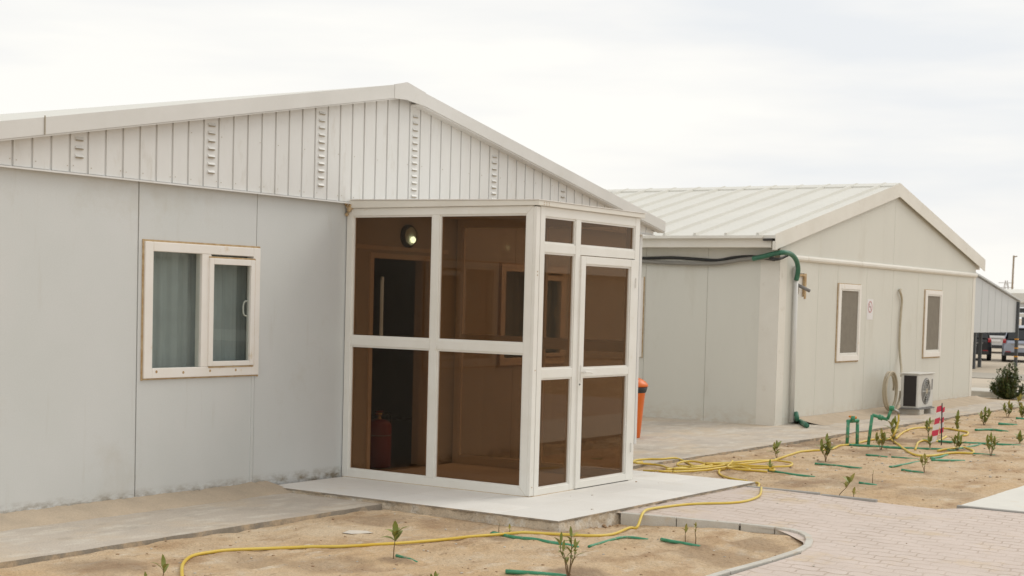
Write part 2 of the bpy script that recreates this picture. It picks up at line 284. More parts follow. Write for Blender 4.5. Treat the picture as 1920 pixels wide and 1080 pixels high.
# ---------------------------------------------------------------- mesh helpers
col = S.collection
class MB:
    def __init__(s): s.v = []; s.f = []
    def add(s, vs, fs):
        b = len(s.v); s.v += [tuple(v) for v in vs]; s.f += [tuple(b+i for i in f) for f in fs]; return s
    def box(s, x0, x1, y0, y1, z0, z1):
        return s.add([(x0, y0, z0), (x1, y0, z0), (x1, y1, z0), (x0, y1, z0), (x0, y0, z1), (x1, y0, z1), (x1, y1, z1), (x0, y1, z1)],
                     [(3, 2, 1, 0), (4, 5, 6, 7), (0, 1, 5, 4), (1, 2, 6, 5), (2, 3, 7, 6), (3, 0, 4, 7)])
    def prism(s, poly, ax, a0, a1):
        """poly of 2D points extruded on axis ax ('y': points are x,z; 'x': y,z; 'z': x,y)"""
        n = len(poly)
        def P(p, a): return (p[0], a, p[1]) if ax == 'y' else ((a, p[0], p[1]) if ax == 'x' else (p[0], p[1], a))
        return s.add([P(p, a0) for p in poly]+[P(p, a1) for p in poly],
                     [tuple(range(n))[::-1], tuple(range(n, 2*n))]+[(i, (i+1) % n, n+(i+1) % n, n+i) for i in range(n)])
    def tube(s, pts, r, n=8, caps=True):
        pts = [Vector(p) for p in pts]; rs = r if isinstance(r, (list, tuple)) else [r]*len(pts)
        rings = []; up = None
        for i, p in enumerate(pts):
            t = (pts[min(i+1, len(pts)-1)]-pts[max(i-1, 0)])
            if t.length < 1e-9: t = Vector((0, 0, 1))
            t.normalize()
            if up is None: up = Vector((0, 0, 1)) if abs(t.z) < .9 else Vector((1, 0, 0))
            a = t.cross(up)
            if a.length < 1e-4: a = t.cross(Vector((1, .3, 0)))
            a.normalize(); b = a.cross(t).normalized(); up = b
            rings.append([p+(a*math.cos(2*PI*k/n)+b*math.sin(2*PI*k/n))*rs[i] for k in range(n)])
        vs = [q for ri in rings for q in ri]; fs = []
        for i in range(len(pts)-1):
            for k in range(n): fs.append((i*n+k, i*n+(k+1) % n, (i+1)*n+(k+1) % n, (i+1)*n+k))
        if caps: fs += [tuple(range(n))[::-1], tuple(range((len(pts)-1)*n, len(pts)*n))]
        return s.add(vs, fs)
    def lathe(s, prof, c=(0, 0, 0), n=24, ax='z'):
        vs = []; fs = []
        for (r, h) in prof:
            for k in range(n):
                a = 2*PI*k/n; x, y = r*math.cos(a), r*math.sin(a)
                q = (x, y, h) if ax == 'z' else ((x, h, y) if ax == 'y' else (h, x, y))
                vs.append((q[0]+c[0], q[1]+c[1], q[2]+c[2]))
        for i in range(len(prof)-1):
            for k in range(n): fs.append((i*n+k, i*n+(k+1) % n, (i+1)*n+(k+1) % n, (i+1)*n+k))
        fs += [tuple(range(n))[::-1], tuple(range((len(prof)-1)*n, len(prof)*n))]
        return s.add(vs, fs)
    def build(s, name, mt, parent=None, smooth=False, bevel=0, loc=None):
        me = bpy.data.meshes.new(name)
        off = Vector(loc) if loc is not None else (world_loc(parent) if parent else Vector((0, 0, 0)))
        me.from_pydata([tuple(Vector(v)-off) for v in s.v], [], s.f); me.validate()
        bm = bmesh.new(); bm.from_mesh(me); bmesh.ops.recalc_face_normals(bm, faces=bm.faces); bm.to_mesh(me); bm.free()
        if mt: me.materials.append(MATS[mt])
        o = bpy.data.objects.new(name, me); col.objects.link(o)
        if parent: o.parent = parent
        elif loc is not None: o.location = loc
        if smooth:
            for p in me.polygons: p.use_smooth = True
        if bevel:
            b = o.modifiers.new('bevel', 'BEVEL'); b.width = bevel; b.segments = 2; b.limit_method = 'ANGLE'; b.angle_limit = R_(40)
        return o
def world_loc(o):
    v = Vector((0, 0, 0))
    while o: v += o.location; o = o.parent
    return v
def tag(o, label=None, cat=None, group=None, kind=None):
    for k, v in (('label', label), ('category', cat), ('group', group), ('kind', kind)):
        if v: o[k] = v
    return o
def empty(name, loc, label, cat, group=None):
    o = bpy.data.objects.new(name, None); o.location = loc; o.empty_display_size = .2; col.objects.link(o)
    return tag(o, label, cat, group)
def structure(o): o['kind'] = 'structure'; return o
def smooth_pts(pts, sub=6):
    P = [Vector(p) for p in pts]; out = []
    for i in range(len(P)-1):
        a, b, c, d = P[max(i-1, 0)], P[i], P[i+1], P[min(i+2, len(P)-1)]
        for k in range(sub):
            t = k/sub; out.append(.5*((2*b)+(c-a)*t+(2*a-5*b+4*c-d)*t*t+(3*b-a-3*c+d)*t**3))
    out.append(P[-1]); return out
def rects(x0, x1, z0, z1, holes):
    """cells of a wall with holes (x0,x1,z0,z1) cut out"""
    xs = sorted({x0, x1, *[min(max(h[i], x0), x1) for h in holes for i in (0, 1)]})
    res = []
    for a, b in zip(xs, xs[1:]):
        if b-a < 1e-6: continue
        cuts = sorted([(h[2], h[3]) for h in holes if h[0] < (a+b)/2 < h[1]]); z = z0
        for (c, d) in cuts:
            if c > z+1e-6: res.append((a, b, z, c))
            z = max(z, d)
        if z < z1-1e-6: res.append((a, b, z, z1))
    return res

# ---------------------------------------------------------------- heights
def sstep(a, b, x): t = min(max((x-a)/(b-a), 0), 1); return t*t*(3-2*t)
def ground_z(x, y):
    z = 0
    near = 1-sstep(30, 40, x)
    if near > 0 and x > 3:
        z += near*(.018*noise.noise((x*1.3, y*1.3, 0))+.014*noise.noise((x*3.5, y*4, 3))+.009*noise.noise((x*9, y*11, 7))-.022*max(0, noise.noise((x*2.6, y*3.4, 12))-.28)*3)
    # planting bed before the porch lies lower
    z -= (-.016+.045*sstep(5.0, 5.9, y))*sstep(9.7, 10.3, x)*(1-sstep(10.7, 10.9, x))*sstep(4.2, 4.6, y)*(1-sstep(5.9, 6.3, y))+.03*(1-sstep(9.7, 10.3, x))*(1-sstep(4.5, 5.0, y))
    z += .022*sstep(6.6, 7.4, y)*(1-sstep(9.4, 10, x)) if y < 7.7 else 0
    z -= .40*sstep(36, 60, x)
    if hard(x, y) is not None: z = min(z, -.02)-.02
    elif 10.66 < x < 10.83 and 4.5 < y < 6.05: z = min(z, -.01)
    return z
HARD = []   # (x0,x1,y0,y1,top)
def hard(x, y):
    best = None
    for (a, b, c, d, t) in HARD:
        if a <= x <= b and c <= y <= d: best = t if best is None else max(best, t)
    return best
HARD += [(3, 9.7, 7.75, 9.1, .045), (9.68, 13.22, 6.03, 9.1, .08), (13.22, 30.4, 7.8, 9.1, .025), (16.3, 20.44, 9.1, 24, .025), (10.83, 13.02, 4.2, 6.05, .02), (3, 13.3, -4, 4.2, .02), (13.3, 24, 2.2, 4.1, .03), (13.3, 24, -4, 2.2, .02)]
def path_z(x, y): return .02+.034*sstep(4.2, 6.0, y) if 10.2 < x < 13.3 else .02
def surf(x, y):
    if 4.6 < y < 6.03 and 10.55+(6.0-y)*.2 < x < 10.9: return .063-(6.0-y)*.011   # kerb top
    h = hard(x, y)
    if h == .02: h = path_z(x, y)
    return ground_z(x, y) if h is None else h
def ray(px, py): return RR*((px-960)/FPX)-UU*((py-540-SY)/FPX)+F2
def at(px, py, lift=0):
    """the point of the ground seen in this direction"""
    d = ray(px, py); z = 0
    for _ in range(6):
        t = (z+lift-EYE)/d.z; x, y = d.x*t, d.y*t; z = .5*z+.5*surf(x, y)
    return Vector((x, y, surf(x, y)+lift))

# ================================================================ ground
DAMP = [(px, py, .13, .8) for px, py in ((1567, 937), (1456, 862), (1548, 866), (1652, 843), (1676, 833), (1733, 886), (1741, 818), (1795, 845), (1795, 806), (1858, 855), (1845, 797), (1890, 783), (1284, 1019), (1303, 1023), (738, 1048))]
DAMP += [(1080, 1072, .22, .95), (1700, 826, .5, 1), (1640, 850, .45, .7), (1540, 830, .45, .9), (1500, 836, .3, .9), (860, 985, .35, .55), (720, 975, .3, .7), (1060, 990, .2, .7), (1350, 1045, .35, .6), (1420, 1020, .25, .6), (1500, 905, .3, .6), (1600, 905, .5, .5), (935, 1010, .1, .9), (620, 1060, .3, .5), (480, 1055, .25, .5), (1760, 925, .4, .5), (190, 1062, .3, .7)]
def build_ground():
    def axis(a, b, st, lo, hi):
        v = []; x = a
        while x <= b+1e-6: v.append(x); x += st
        s = st; x = a
        while x > lo: s *= 1.35; x -= s; v.insert(0, x)
        s = st; x = b
        while x < hi: s *= 1.25; x += s; v.append(x)
        return v
    xs = axis(6.4, 15, .05, -300, 14.9)[:-1]+axis(15, 34, .12, 14.95, 900); ys = axis(1.5, 10, .05, -500, 900)
    xs = sorted(set(xs))
    vs = [(x, y, ground_z(x, y)) for x in xs for y in ys]; n = len(ys)
    fs = [(i*n+j, (i+1)*n+j, (i+1)*n+j+1, i*n+j+1) for i in range(len(xs)-1) for j in range(n-1)]
    o = MB().add(vs, fs).build('ground', 'sand', smooth=True); structure(o)
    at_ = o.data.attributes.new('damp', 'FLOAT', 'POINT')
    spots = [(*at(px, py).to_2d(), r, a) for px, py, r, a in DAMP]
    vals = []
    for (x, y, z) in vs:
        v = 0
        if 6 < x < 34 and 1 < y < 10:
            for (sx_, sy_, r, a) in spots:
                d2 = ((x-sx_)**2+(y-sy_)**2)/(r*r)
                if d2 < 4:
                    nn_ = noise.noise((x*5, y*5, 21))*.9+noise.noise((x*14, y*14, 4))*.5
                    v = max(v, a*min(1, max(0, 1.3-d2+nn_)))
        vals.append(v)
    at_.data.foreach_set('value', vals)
    o.data.materials.append(MATS['far_sand'])
    for p in o.data.polygons:
        if p.center.x > 31.5 or p.center.y > 25 or p.center.y < -8: p.material_index = 1
build_ground()

def slab(name, x0, x1, y0, y1, top, th, mt, edge=None, jag=0, seed=0, rough_sides=''):
    """slab with ragged outline on chosen sides"""
    rnd = random.Random(seed); st = .06
    def line(a, b, const, vertical, side):
        n = max(2, int(abs(b-a)/st)); pts = []
        for i in range(n):
            t = a+(b-a)*i/n; j = jag*(noise.noise((t*3, const, seed))+.6*noise.noise((t*11, const, seed+5))) if side in rough_sides else 0
            pts.append((const+j, t) if vertical else (t, const+j))
        return pts
    poly = line(x0, x1, y0, False, 'f')+line(y0, y1, x1, True, 'r')+line(x1, x0, y1, False, 'b')+line(y1, y0, x0, True, 'l')
    b = MB(); n = len(poly)
    vs = [(x, y, top) for x, y in poly]+[(x, y, top-th) for x, y in poly]
    b.add(vs, [tuple(range(n))]+[(i, n+i, n+(i+1) % n, (i+1) % n) for i in range(n)])
    o = b.build(name, mt); structure(o)
    if edge:
        o.data.materials.append(MATS[edge])
        for p in o.data.polygons:
            if abs(p.normal.z) < .5: p.material_index = 1
    return o
slab('pavement', 3, 9.69, 7.75, 9.0, .045, .12, 'concrete', 'slab_edge', .018, 2, 'f')
slab('pavement', 13.22, 30.6, 7.8, 9.10, .025, .1, 'concrete', 'slab_edge', .03, 5, 'fr')
slab('pavement', 16.0, 20.5, 9.10, 26, .025, .1, 'concrete', 'slab_edge')
slab('pavement', 13.3, 24, 2.2, 4.1, .03, .1, 'white_concrete', 'kerb_face', .012, 9, 'b')
t_ = slab('terrace', 9.68, 13.22, 6.03, 9.02, .08, .012, 'terrace_tile', 'slab_edge')
# rough stone and mortar under the tile edge
b = MB()
def riser(p0, p1, nrm, seed):
    n = int((Vector(p1)-Vector(p0)).length/.03); rows = 5; vs = []
    for i in range(n+1):
        q = Vector(p0).lerp(Vector(p1), i/n)
        for j in range(rows):
            z = .067-.13*j/(rows-1); o_ = -.008+.022*j/(rows-1)*(1+noise.noise((q.x*4, q.y*4, seed)))+.02*noise.noise((q.x*12, q.y*12, z*25+seed))+(.03*max(0, noise.noise((q.x*2.5, q.y*2.5, seed+3))) if j > 1 else 0)
            vs.append((q.x+nrm[0]*o_, q.y+nrm[1]*o_, z))
    b.add(vs, [(i*rows+j, i*rows+j+1, (i+1)*rows+j+1, (i+1)*rows+j) for i in range(n) for j in range(rows-1)])
riser((9.68, 9.0, 0), (9.68, 6.03, 0), (-1, 0), 1); riser((9.68, 6.03, 0), (13.22, 6.03, 0), (0, -1), 2); riser((13.22, 6.03, 0), (13.22, 9.0, 0), (1, 0), 3)
o = b.build('riser', 'riser_stone', t_, smooth=True)
# mortar fillet at the foot of the wall
b = MB(); vs = []; nx = 260; rows = 9
for i in range(nx+1):
    x = 5+4.72*i/nx; yo = 8.74+.035*noise.noise((x*2.2, 0, 1))+.02*noise.noise((x*9, 0, 2))
    zt = .118+.012*noise.noise((x*3, 1, 4))+.010*noise.noise((x*17, 1, 4))
    for j in range(rows):
        t = j/(rows-1); y = yo+(9.068-yo)*t; z = .043+(zt-.043)*(t**.8)+.004*noise.noise((x*8, y*8, 5))
        if j == 0: z = .03
        vs.append((x, y, z))
b.add(vs, [(i*rows+j, (i+1)*rows+j, (i+1)*rows+j+1, i*rows+j+1) for i in range(nx) for j in range(rows-1)])
structure(b.build('mortar_skirting', 'mortar', smooth=True))
b = MB(); vs = []; nx = 200
for i in range(nx+1):
    x = 21.15+9.05*i/nx; yo = 8.50+.09*noise.noise((x*1.3, 0, 1))
    for j in range(5):
        t = j/4; vs.append((x, yo+(9.05-yo)*t, .020+.075*t*t+.014*t+.012*noise.noise((x*5, t*3, 5))))
b.add(vs, [(i*5+j, (i+1)*5+j, (i+1)*5+j+1, i*5+j+1) for i in range(nx) for j in range(4)])
structure(b.build('mortar_skirting', 'mortar', smooth=True))
# paver path: one sheet
b = MB()
def path_edge(y): return KX(y)
def KX(y):   # x of the kerb line at y
    pts_ = [(4.2, 10.10), (4.33, 10.42), (4.58, 10.70), (4.73, 10.84), (5.0, 10.79), (5.56, 10.69), (6.04, 10.60)]
    for (a_, xa), (b_, xb) in zip(pts_, pts_[1:]):
        if y <= b_: return xa+(xb-xa)*(y-a_)/(b_-a_)
    return pts_[-1][1]
ys_ = [4.2+1.84*i/24 for i in range(25)]; nx_ = 20; vs = []
for y in ys_:
    x0 = KX(y)-.035
    for i in range(nx_+1): x = x0+(13.02-x0)*i/nx_; vs.append((x, y, path_z(x, y)))
b.add(vs, [(i*(nx_+1)+j, i*(nx_+1)+j+1, (i+1)*(nx_+1)+j+1, (i+1)*(nx_+1)+j) for i in range(24) for j in range(nx_)])
b.add([(3, 4.18, .02), (3, -4, .02), (24, -4, .02), (24, 2.19, .02), (13.28, 2.19, .02), (13.28, 4.0, .02), (13.02, 4.2, .02), (KX(4.2)-.06, 4.2, .02), (9.9, 4.15, .02)], [tuple(range(9))])
structure(b.build('paver_path', 'pavers'))
# kerb stones round the planting bed
kb = empty('kerb', (10.5, 4.4, 0), 'pale concrete kerb edging the planting bed, curving round its corner', 'kerb')
line = [Vector((10.605, 6.0, .062)), Vector((10.70, 5.54, .058)), Vector((10.80, 5.04, .052)), Vector((10.865, 4.76, .046)), Vector((10.85, 4.61, .044)), Vector((10.78, 4.49, .042)), Vector((10.66, 4.39, .04)), Vector((10.48, 4.30, .038)), Vector((10.24, 4.215, .036)), Vector((9.96, 4.17, .036)), Vector((9.45, 4.165, .034)), Vector((8.85, 4.19, .034)), Vector((8.25, 4.19, .034)), Vector((7.6, 4.2, .034)), Vector((6.9, 4.2, .034))]
rnd = random.Random(4)
for i, (a, c) in enumerate(zip(line, line[1:])):
    d = (c-a).to_3d(); d.z = 0; d.normalize(); nrm = Vector((d.y, -d.x, 0))*-1; g = .003; a2 = a+d*g; c2 = c-d*g; w_ = .054
    q = [a2-nrm*.0, c2-nrm*.0, c2-nrm*w_, a2-nrm*w_]
    if 2 <= i <= 8: q[0] = a-d*.004; q[1] = c+d*.004; q[2] = c2-nrm*w_-d*.01; q[3] = a2-nrm*w_+d*.01
    tz = [a.z, c.z, c.z, a.z]
    o = MB().add([(v.x, v.y, -.12) for v in q]+[(v.x, v.y, z) for v, z in zip(q, tz)], [(3, 2, 1, 0), (4, 5, 6, 7), (0, 1, 5, 4), (1, 2, 6, 5), (2, 3, 7, 6), (3, 0, 4, 7)]).build('kerb_stone', 'kerb_concrete', kb, bevel=.006)
kb2 = empty('kerb', (13.0, 5, 0), 'thin sunken kerb line between the paver path and the sandy planting ground', 'kerb')
for a, c in (((12.99, 6.02), (13.00, 5.3)), ((13.0, 5.28), (12.99, 4.75)), ((13.3, 4.12), (13.28, 3.5)), ((13.28, 3.48), (13.27, 2.6))):
    MB().prism([(a[0], a[1]), (c[0], c[1]), (c[0]+.05, c[1]), (a[0]+.05, a[1])], 'z', -.1, .062 if a[1] > 5.29 else (.052 if a[1] > 5 else .034)).build('kerb_stone', 'kerb_face', kb2, bevel=.006)
# far kerbed strip, and a darker ground band painting the carport's shadow
b = MB().box(31.9, 33.3, 2, 60, -.1, .12); o = b.build('far_pavement', 'kerb_concrete', bevel=.02); structure(o)
b = MB(); xs_ = [43, 45, 47, 49, 51, 53]; b.add([(x, y, ground_z(x, y)+.012) for x in xs_ for y in (-40, 120)], [(2*i, 2*i+2, 2*i+3, 2*i+1) for i in range(5)])
structure(b.build('shade_band', 'ground_shade'))
# pebbles and clods
b = MB(); rnd = random.Random(8)
def pebble(b, x, y, r, z):
    bmv = []; n = 6
    for (ph, rr) in ((-.9, .3), (-.3, .95), (.4, .9), (.95, .3)):
        for k in range(n):
            a = 2*PI*k/n+ph; q = r*rr*rnd.uniform(.75, 1.2); bmv.append((x+q*math.cos(a)*1.2, y+q*math.sin(a), z+r*.55*ph+r*.2))
    b.add(bmv, [(i*n+k, i*n+(k+1) % n, (i+1)*n+(k+1) % n, (i+1)*n+k) for i in range(3) for k in range(n)]+[tuple(range(n))[::-1], tuple(range(3*n, 4*n))])
b2 = MB()
for i in range(1500):
    x = 6.5+rnd.random()**1.3*22; y = rnd.uniform(2, 7.85)
    if hard(x, y) is not None and rnd.random() > .12: continue
    r = rnd.choice((.004, .005, .006, .008, .011)) if x < 15 else rnd.choice((.008, .012, .018))
    pebble(b if rnd.random() < .35 else b2, x, y, r, surf(x, y))
for i in range(90):   # crumbs along the slab edges
    x = rnd.uniform(7, 13.2); pebble(b2, x, 6.03-abs(rnd.gauss(.03, .05)) if x > 9.7 else 7.74-abs(rnd.gauss(0, .05)), rnd.uniform(.006, .02), -.03)
tag(b.build('pebbles', 'stone', smooth=True), 'small pale pebbles and chips strewn over the sand', 'gravel', kind='stuff')
tag(b2.build('soil_clods', 'clod', smooth=True), 'small brown clods of soil strewn over the sand', 'soil', kind='stuff')

# ================================================================ building one (near)
G = 9.06
B1 = empty('prefab_building', (11.38, G, 0), 'light grey prefabricated building with corrugated white gable, the nearer one with the glazed porch', 'building')
WL, WR, WB, WT = 6.44, 16.30, .0, 2.605
win1 = (8.27, 9.53, 1.07, 2.13); win1b = (13.25, 14.51, 1.07, 2.13); door = (11.08, 11.99, .08, 2.14)
holes = [win1, win1b, door]
b = MB(); bs = MB()
for (a, c, z0, z1) in rects(WL, WR, WB, WT+.02, holes): b.box(a, c, G+.008, G+.075, z0, z1)
seams = [WL, 6.88, 8.195, 9.525, 10.86, 12.19, 13.52, 14.85, WR]
for a, c in zip(seams, seams[1:]):
    for (p, q, z0, z1) in rects(a+.004, c-.004, WB, WT, holes): bs.box(p, q, G, G+.0075, z0, z1)
bs.build('wall', 'wall_grey', B1)
b.build('wall_core', 'seam_dark', B1)
# cover strip at the first seam
b = MB().box(8.2, 8.238, G-.004, G-.0005, WB, WT); b.box(9.488, 9.522, G-.004, G-.0005, WB, 1.04); b.build('seam_strip', 'wall_grey', B1)
# side, rear walls
b = MB()
for (a, c, z0, z1) in rects(G+.08, 21, 0, 2.62, [(13.04, 13.10, 1.2, 2.04)]): b.box(WR-.075, WR, a, c, z0, z1)
b.box(WL, WL+.075, G+.08, 21, 0, 2.62); b.box(WL, WR, 20.92, 21, 0, 2.62); b.build('side_wall', 'wall_grey', B1)
# corner angle
MB().box(WR-.05, WR+.006, G-.006, G+.0, 0, WT).box(WR+.0005, WR+.006, G, G+.06, 0, WT).build('corner_trim', 'siding_white', B1)
# gable band, bays and grooves
AX, AZ, SLP = 11.375, 3.782, .191
FH = .125
def rz(x): return AZ-SLP*abs(x-AX)
b = MB(); bg_ = MB(); x = 7.565-.085-.17*7; i = 0
bay = []
while x < 16.5: bay.append(x); x += .17
ZB = 2.615
def topz(x): return rz(x)-.07
for x in bay:
    a, c = max(x+.010, 6.36), min(x+.17-.010, 16.46)
    if c <= a: continue
    for (p, q) in (((a, AX), (AX, c)) if a < AX < c else ((a, c),)):
        if topz(p) < ZB and topz(q) < ZB: continue
        b.prism([(p, ZB), (q, ZB), (q, max(topz(q), ZB)), (p, max(topz(p), ZB))], 'y', G-.045, G-.012)
for (p, q) in ((6.4, AX), (AX, 16.46)):
    bg_.prism([(p, ZB), (q, ZB), (q, max(topz(q), ZB+.02)), (p, max(topz(p), ZB+.02))], 'y', G-.031, G+.05)
b.build('gable_siding', 'siding_white', B1, bevel=.007); bg_.build('gable_groove', 'siding_white', B1)
for kx in range(-1, 7):
    xc = 7.565+1.36*kx
    if xc > 16: continue
    z = ZB+.12
    while z < rz(xc)-FH-.06:
        lv = MB()
        lv.add([(xc-.04, G-.0455, z+.018), (xc+.04, G-.0455, z+.018), (xc+.034, G-.062, z-.002), (xc-.034, G-.062, z-.002), (xc-.04, G-.0455, z-.006), (xc+.04, G-.0455, z-.006)],
               [(0, 1, 2, 3), (3, 2, 5, 4), (0, 3, 4), (1, 5, 2)])
        lv.box(xc-.034, xc+.034, G-.058, G-.0462, z-.011, z-.0065)
        o = lv.build('louvre', 'siding_white', B1); o.data.materials.append(MATS['seam_soft'])
        for p in o.data.polygons:
            if p.index > 3: p.material_index = 1
        z += .064
for k, x in enumerate(bay):
    for dz in ((.05,) if k % 2 else (.045, .42)):
        if ZB+dz < rz(x)-FH-.05: MB().lathe([(.004, -.004), (.003, -.007)], (x+.03 if k % 3 else x+.145, G-.045, ZB+dz), 6, 'y').build('screw', 'seam_soft', B1)
MB().prism([(G-.07, ZB-.005), (G-.07, ZB-.018), (G-.002, ZB-.012), (G-.002, ZB+.003)], 'x', 6.4, 16.5).build('drip_trim', 'siding_white', B1)
# eave box on the right side
MB().box(WR+.002, 16.50, G-.05, 21, 2.615, 2.66).build('eave_soffit', 'siding_white', B1)
# roof
YF = 8.91
EL, ER = 6.14, 16.62
b = MB()
for (p, q) in ((EL, AX), (AX, ER)): b.prism([(p, rz(p)-.055), (q, rz(q)-.055), (q, rz(q)-.004), (p, rz(p)-.004)], 'y', YF+.012, 21.1)
rf = b.build('roof', 'roof_cream', B1)
fb = MB()
joints = [EL, 7.165, AX-.19]; 
for p, q in ((EL, 7.163), (7.167, AX-.19)): fb.prism([(p, rz(p)-FH), (q, rz(q)-FH), (q, rz(q)), (p, rz(p))], 'y', YF, YF+.012)
for p, q in ((AX+.29, ER),): fb.prism([(p, rz(p)-FH), (q, rz(q)-FH), (q, rz(q)), (p, rz(p))], 'y', YF, YF+.012)
# lower return lip and back leg
for (p, q) in ((EL, AX-.1), (AX+.2, ER)): fb.prism([(p, rz(p)-FH-.0135), (q, rz(q)-FH-.0135), (q, rz(q)-FH-.001), (p, rz(p)-FH-.001)], 'y', YF+.008, G-.046)
fb.box(ER-.012, ER, YF+.013, 21.1, rz(ER)-FH, rz(ER)-.056)
fb.build('fascia', 'metal_white', B1)
MB().prism([(AX-.19, rz(AX-.19)-FH-.002), (AX, AZ-FH-.03), (AX+.29, rz(AX+.29)-FH-.002), (AX+.29, rz(AX+.29)+.004), (AX, AZ+.012), (AX-.19, rz(AX-.19)+.004)], 'y', YF-.004, YF+.010).build('ridge_cap', 'metal_white', B1)
MB().box(7.160, 7.170, YF-.005, YF-.0005, rz(7.165)-FH, rz(7.165)+.012).build('fascia_joint', 'seam_dark', B1)

def window_two(parent, x0, x1, z0, z1, mirror=False):
    """white two-light window with an opening sash"""
    wf = MB(); t = .085; y0, y1 = G-.028, G+.05
    mx0, mx1 = x0+.615, x0+.72
    if mirror: mx0, mx1 = x1-.72, x1-.615
    wf.box(x0, x0+t, y0, y1, z0, z1); wf.box(x1-t, x1, y0, y1, z0, z1)
    wf.box(x0+t, x1-t, y0, y1, z1-t+.01, z1); wf.box(x0+t, x1-t, y0, y1, z0, z0+t-.005); wf.box(mx0, mx1, y0+.002, y1-.002, z0+t-.005, z1-t+.01)
    f = wf.build('window', 'pvc_aged', parent, bevel=.005)
    sx0, sx1 = (mx1-.03, x1-t+.012) if not mirror else (x0+t-.012, mx0+.03)
    s = MB(); a, b_ = sx0, sx1; zt, zb = z1-t+.0, z0+t; u = .05
    s.box(a, a+u, y0-.012, y0+.03, zb, zt-.02); s.box(b_-u, b_, y0-.012, y0+.03, zb, zt-.02); s.box(a+u, b_-u, y0-.012, y0+.03, zt-.02-u, zt-.02); s.box(a+u, b_-u, y0-.012, y0+.03, zb, zb+u*.8)
    s.build('sash', 'pvc_aged', f, bevel=.004)
    s = MB(); e_ = .008
    s.box(b_-.004, b_+e_, y0-.004, y0-.0005, zb, zt-.01); s.box(a, b_, y0-.004, y0-.0005, zt-.019, zt-.006); s.box(a+.01, b_, y0-.004, y0-.0005, zb-.014, zb-.002); s.build('sash_seal', 'sealant', f)
    MB().box(x0+t-.01, mx0+.01, G-.002, G+.004, z0+t-.02, z1-t+.02).build('pane', 'glass_clear', f)
    MB().box(a+u-.01, b_-u+.01, y0+.008, y0+.014, zb+.02, zt-.06).build('pane', 'glass_clear', f)
    h = MB(); hx = b_-u-.012; zc = (z0+z1)/2+.02
    h.tube(smooth_pts([(hx+.02, y0+.03, zc+.07), (hx-.01, y0+.045, zc+.06), (hx-.018, y0+.05, zc), (hx-.01, y0+.045, zc-.05), (hx+.02, y0+.03, zc-.06)]), .007, 6)
    h.build('handle', 'pvc_white', f, smooth=True)
    q = MB(); e_ = .016; yy0, yy1 = G-.012, G-.001
    q.box(x0-e_, x0-.0005, yy0, yy1, z0-e_, z1+e_); q.box(x1+.0005, x1+e_*.6, yy0, yy1, z0-e_, z1+e_); q.box(x0, x1, yy0, yy1, z1+.0005, z1+e_); q.box(x0, x1, yy0, yy1, z0-e_*.7, z0-.0005)
    q.build('sealant', 'sealant', f)
    for qx in (.13, .42, .72, 1.02):
        MB().lathe([(.012, -.0005), (.009, -.0025)], (x0+qx, y0, z0+.045+.008*math.sin(qx*9)), 8, 'y').build('screw_hole', 'sealant', f)
    # curtain with folds
    cv = []; nn = 90
    for i in range(nn+1):
        x = x0+.02+(x1-x0+.10)*i/nn; y = G+.13+.014*math.sin(x*46+.6*math.sin(x*9))+.006*math.sin(x*110)+.01*math.sin(x*17+1)
        for z in (z0-.02, z1+.05): cv.append((x, y, z)); cv.append((x, y+.003, z))
    cb = MB(); cb.add(cv, [f_ for i in range(nn) for f_ in ((4*i, 4*i+4, 4*i+6, 4*i+2), (4*i+1, 4*i+3, 4*i+7, 4*i+5))])
    cb.build('curtain', 'curtain', f, smooth=True)
    cb = MB().box(x0+.08, x1-.1, G+.075, G+.10, z0-.01, z0+.02); cb.build('sill', 'pvc_white', f)
    return f
window_two(B1, *[8.25, 9.55, 1.055, 2.14]); window_two(B1, 13.23, 14.53, 1.055, 2.14)
# interior room
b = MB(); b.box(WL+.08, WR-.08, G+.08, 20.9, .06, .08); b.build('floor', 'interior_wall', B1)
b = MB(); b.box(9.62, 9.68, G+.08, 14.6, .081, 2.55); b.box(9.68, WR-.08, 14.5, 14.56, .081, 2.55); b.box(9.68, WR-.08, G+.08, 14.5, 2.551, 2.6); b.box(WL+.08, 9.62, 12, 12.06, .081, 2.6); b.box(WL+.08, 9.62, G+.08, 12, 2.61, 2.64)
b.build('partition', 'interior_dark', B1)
# door frame, open leaf
df = MB(); x0, x1, z0, z1 = door; t = .055
df.box(x0-.03, x0+.02, G-.02, G+.09, z0, z1+.03); df.box(x1-.02, x1+.03, G-.02, G+.09, z0, z1+.03); df.box(x0+.02, x1-.02, G-.02, G+.09, z1-.02, z1+.03)
df.box(x0-.33, x1+.3, G-.012, G-.001, z1+.06, z1+.10)
d = df.build('door_frame', 'pvc_aged', B1, bevel=.004)
MB().box(x1+.031, x1+.05, G+.081, G+.2, z0, z1).build('lining', 'pvc_aged', d); MB().box(x0-.05, x0-.031, G+.081, G+.2, z0, z1).build('lining', 'pvc_aged', d)

# bulkhead lamp
L = empty('bulkhead_lamp', (11.62, G, 2.35), 'round bulkhead lamp glowing above the dark doorway inside the porch', 'lamp')
MB().lathe([(.112, -.001), (.112, -.028), (.098, -.04), (.09, -.04)], (11.62, G, 2.35), 28, 'y').build('base', 'black_plastic', L, smooth=True)
MB().lathe([(.09, -.041), (.085, -.07), (.062, -.095), (.03, -.107), (.004, -.11)], (11.62, G, 2.35), 28, 'y').build('glass_dome', 'glass_lamp', L, smooth=True)
MB().lathe([(.088, -.0405), (.088, -.043)], (11.62, G, 2.35), 28, 'y').build('reflector', 'ac_white', L)
MB().lathe([(.002, -.046), (.028, -.05), (.033, -.065), (.02, -.08), (.002, -.085)], (11.635, G, 2.315), 16, 'y').build('bulb', 'lamp_glow', L, smooth=True)
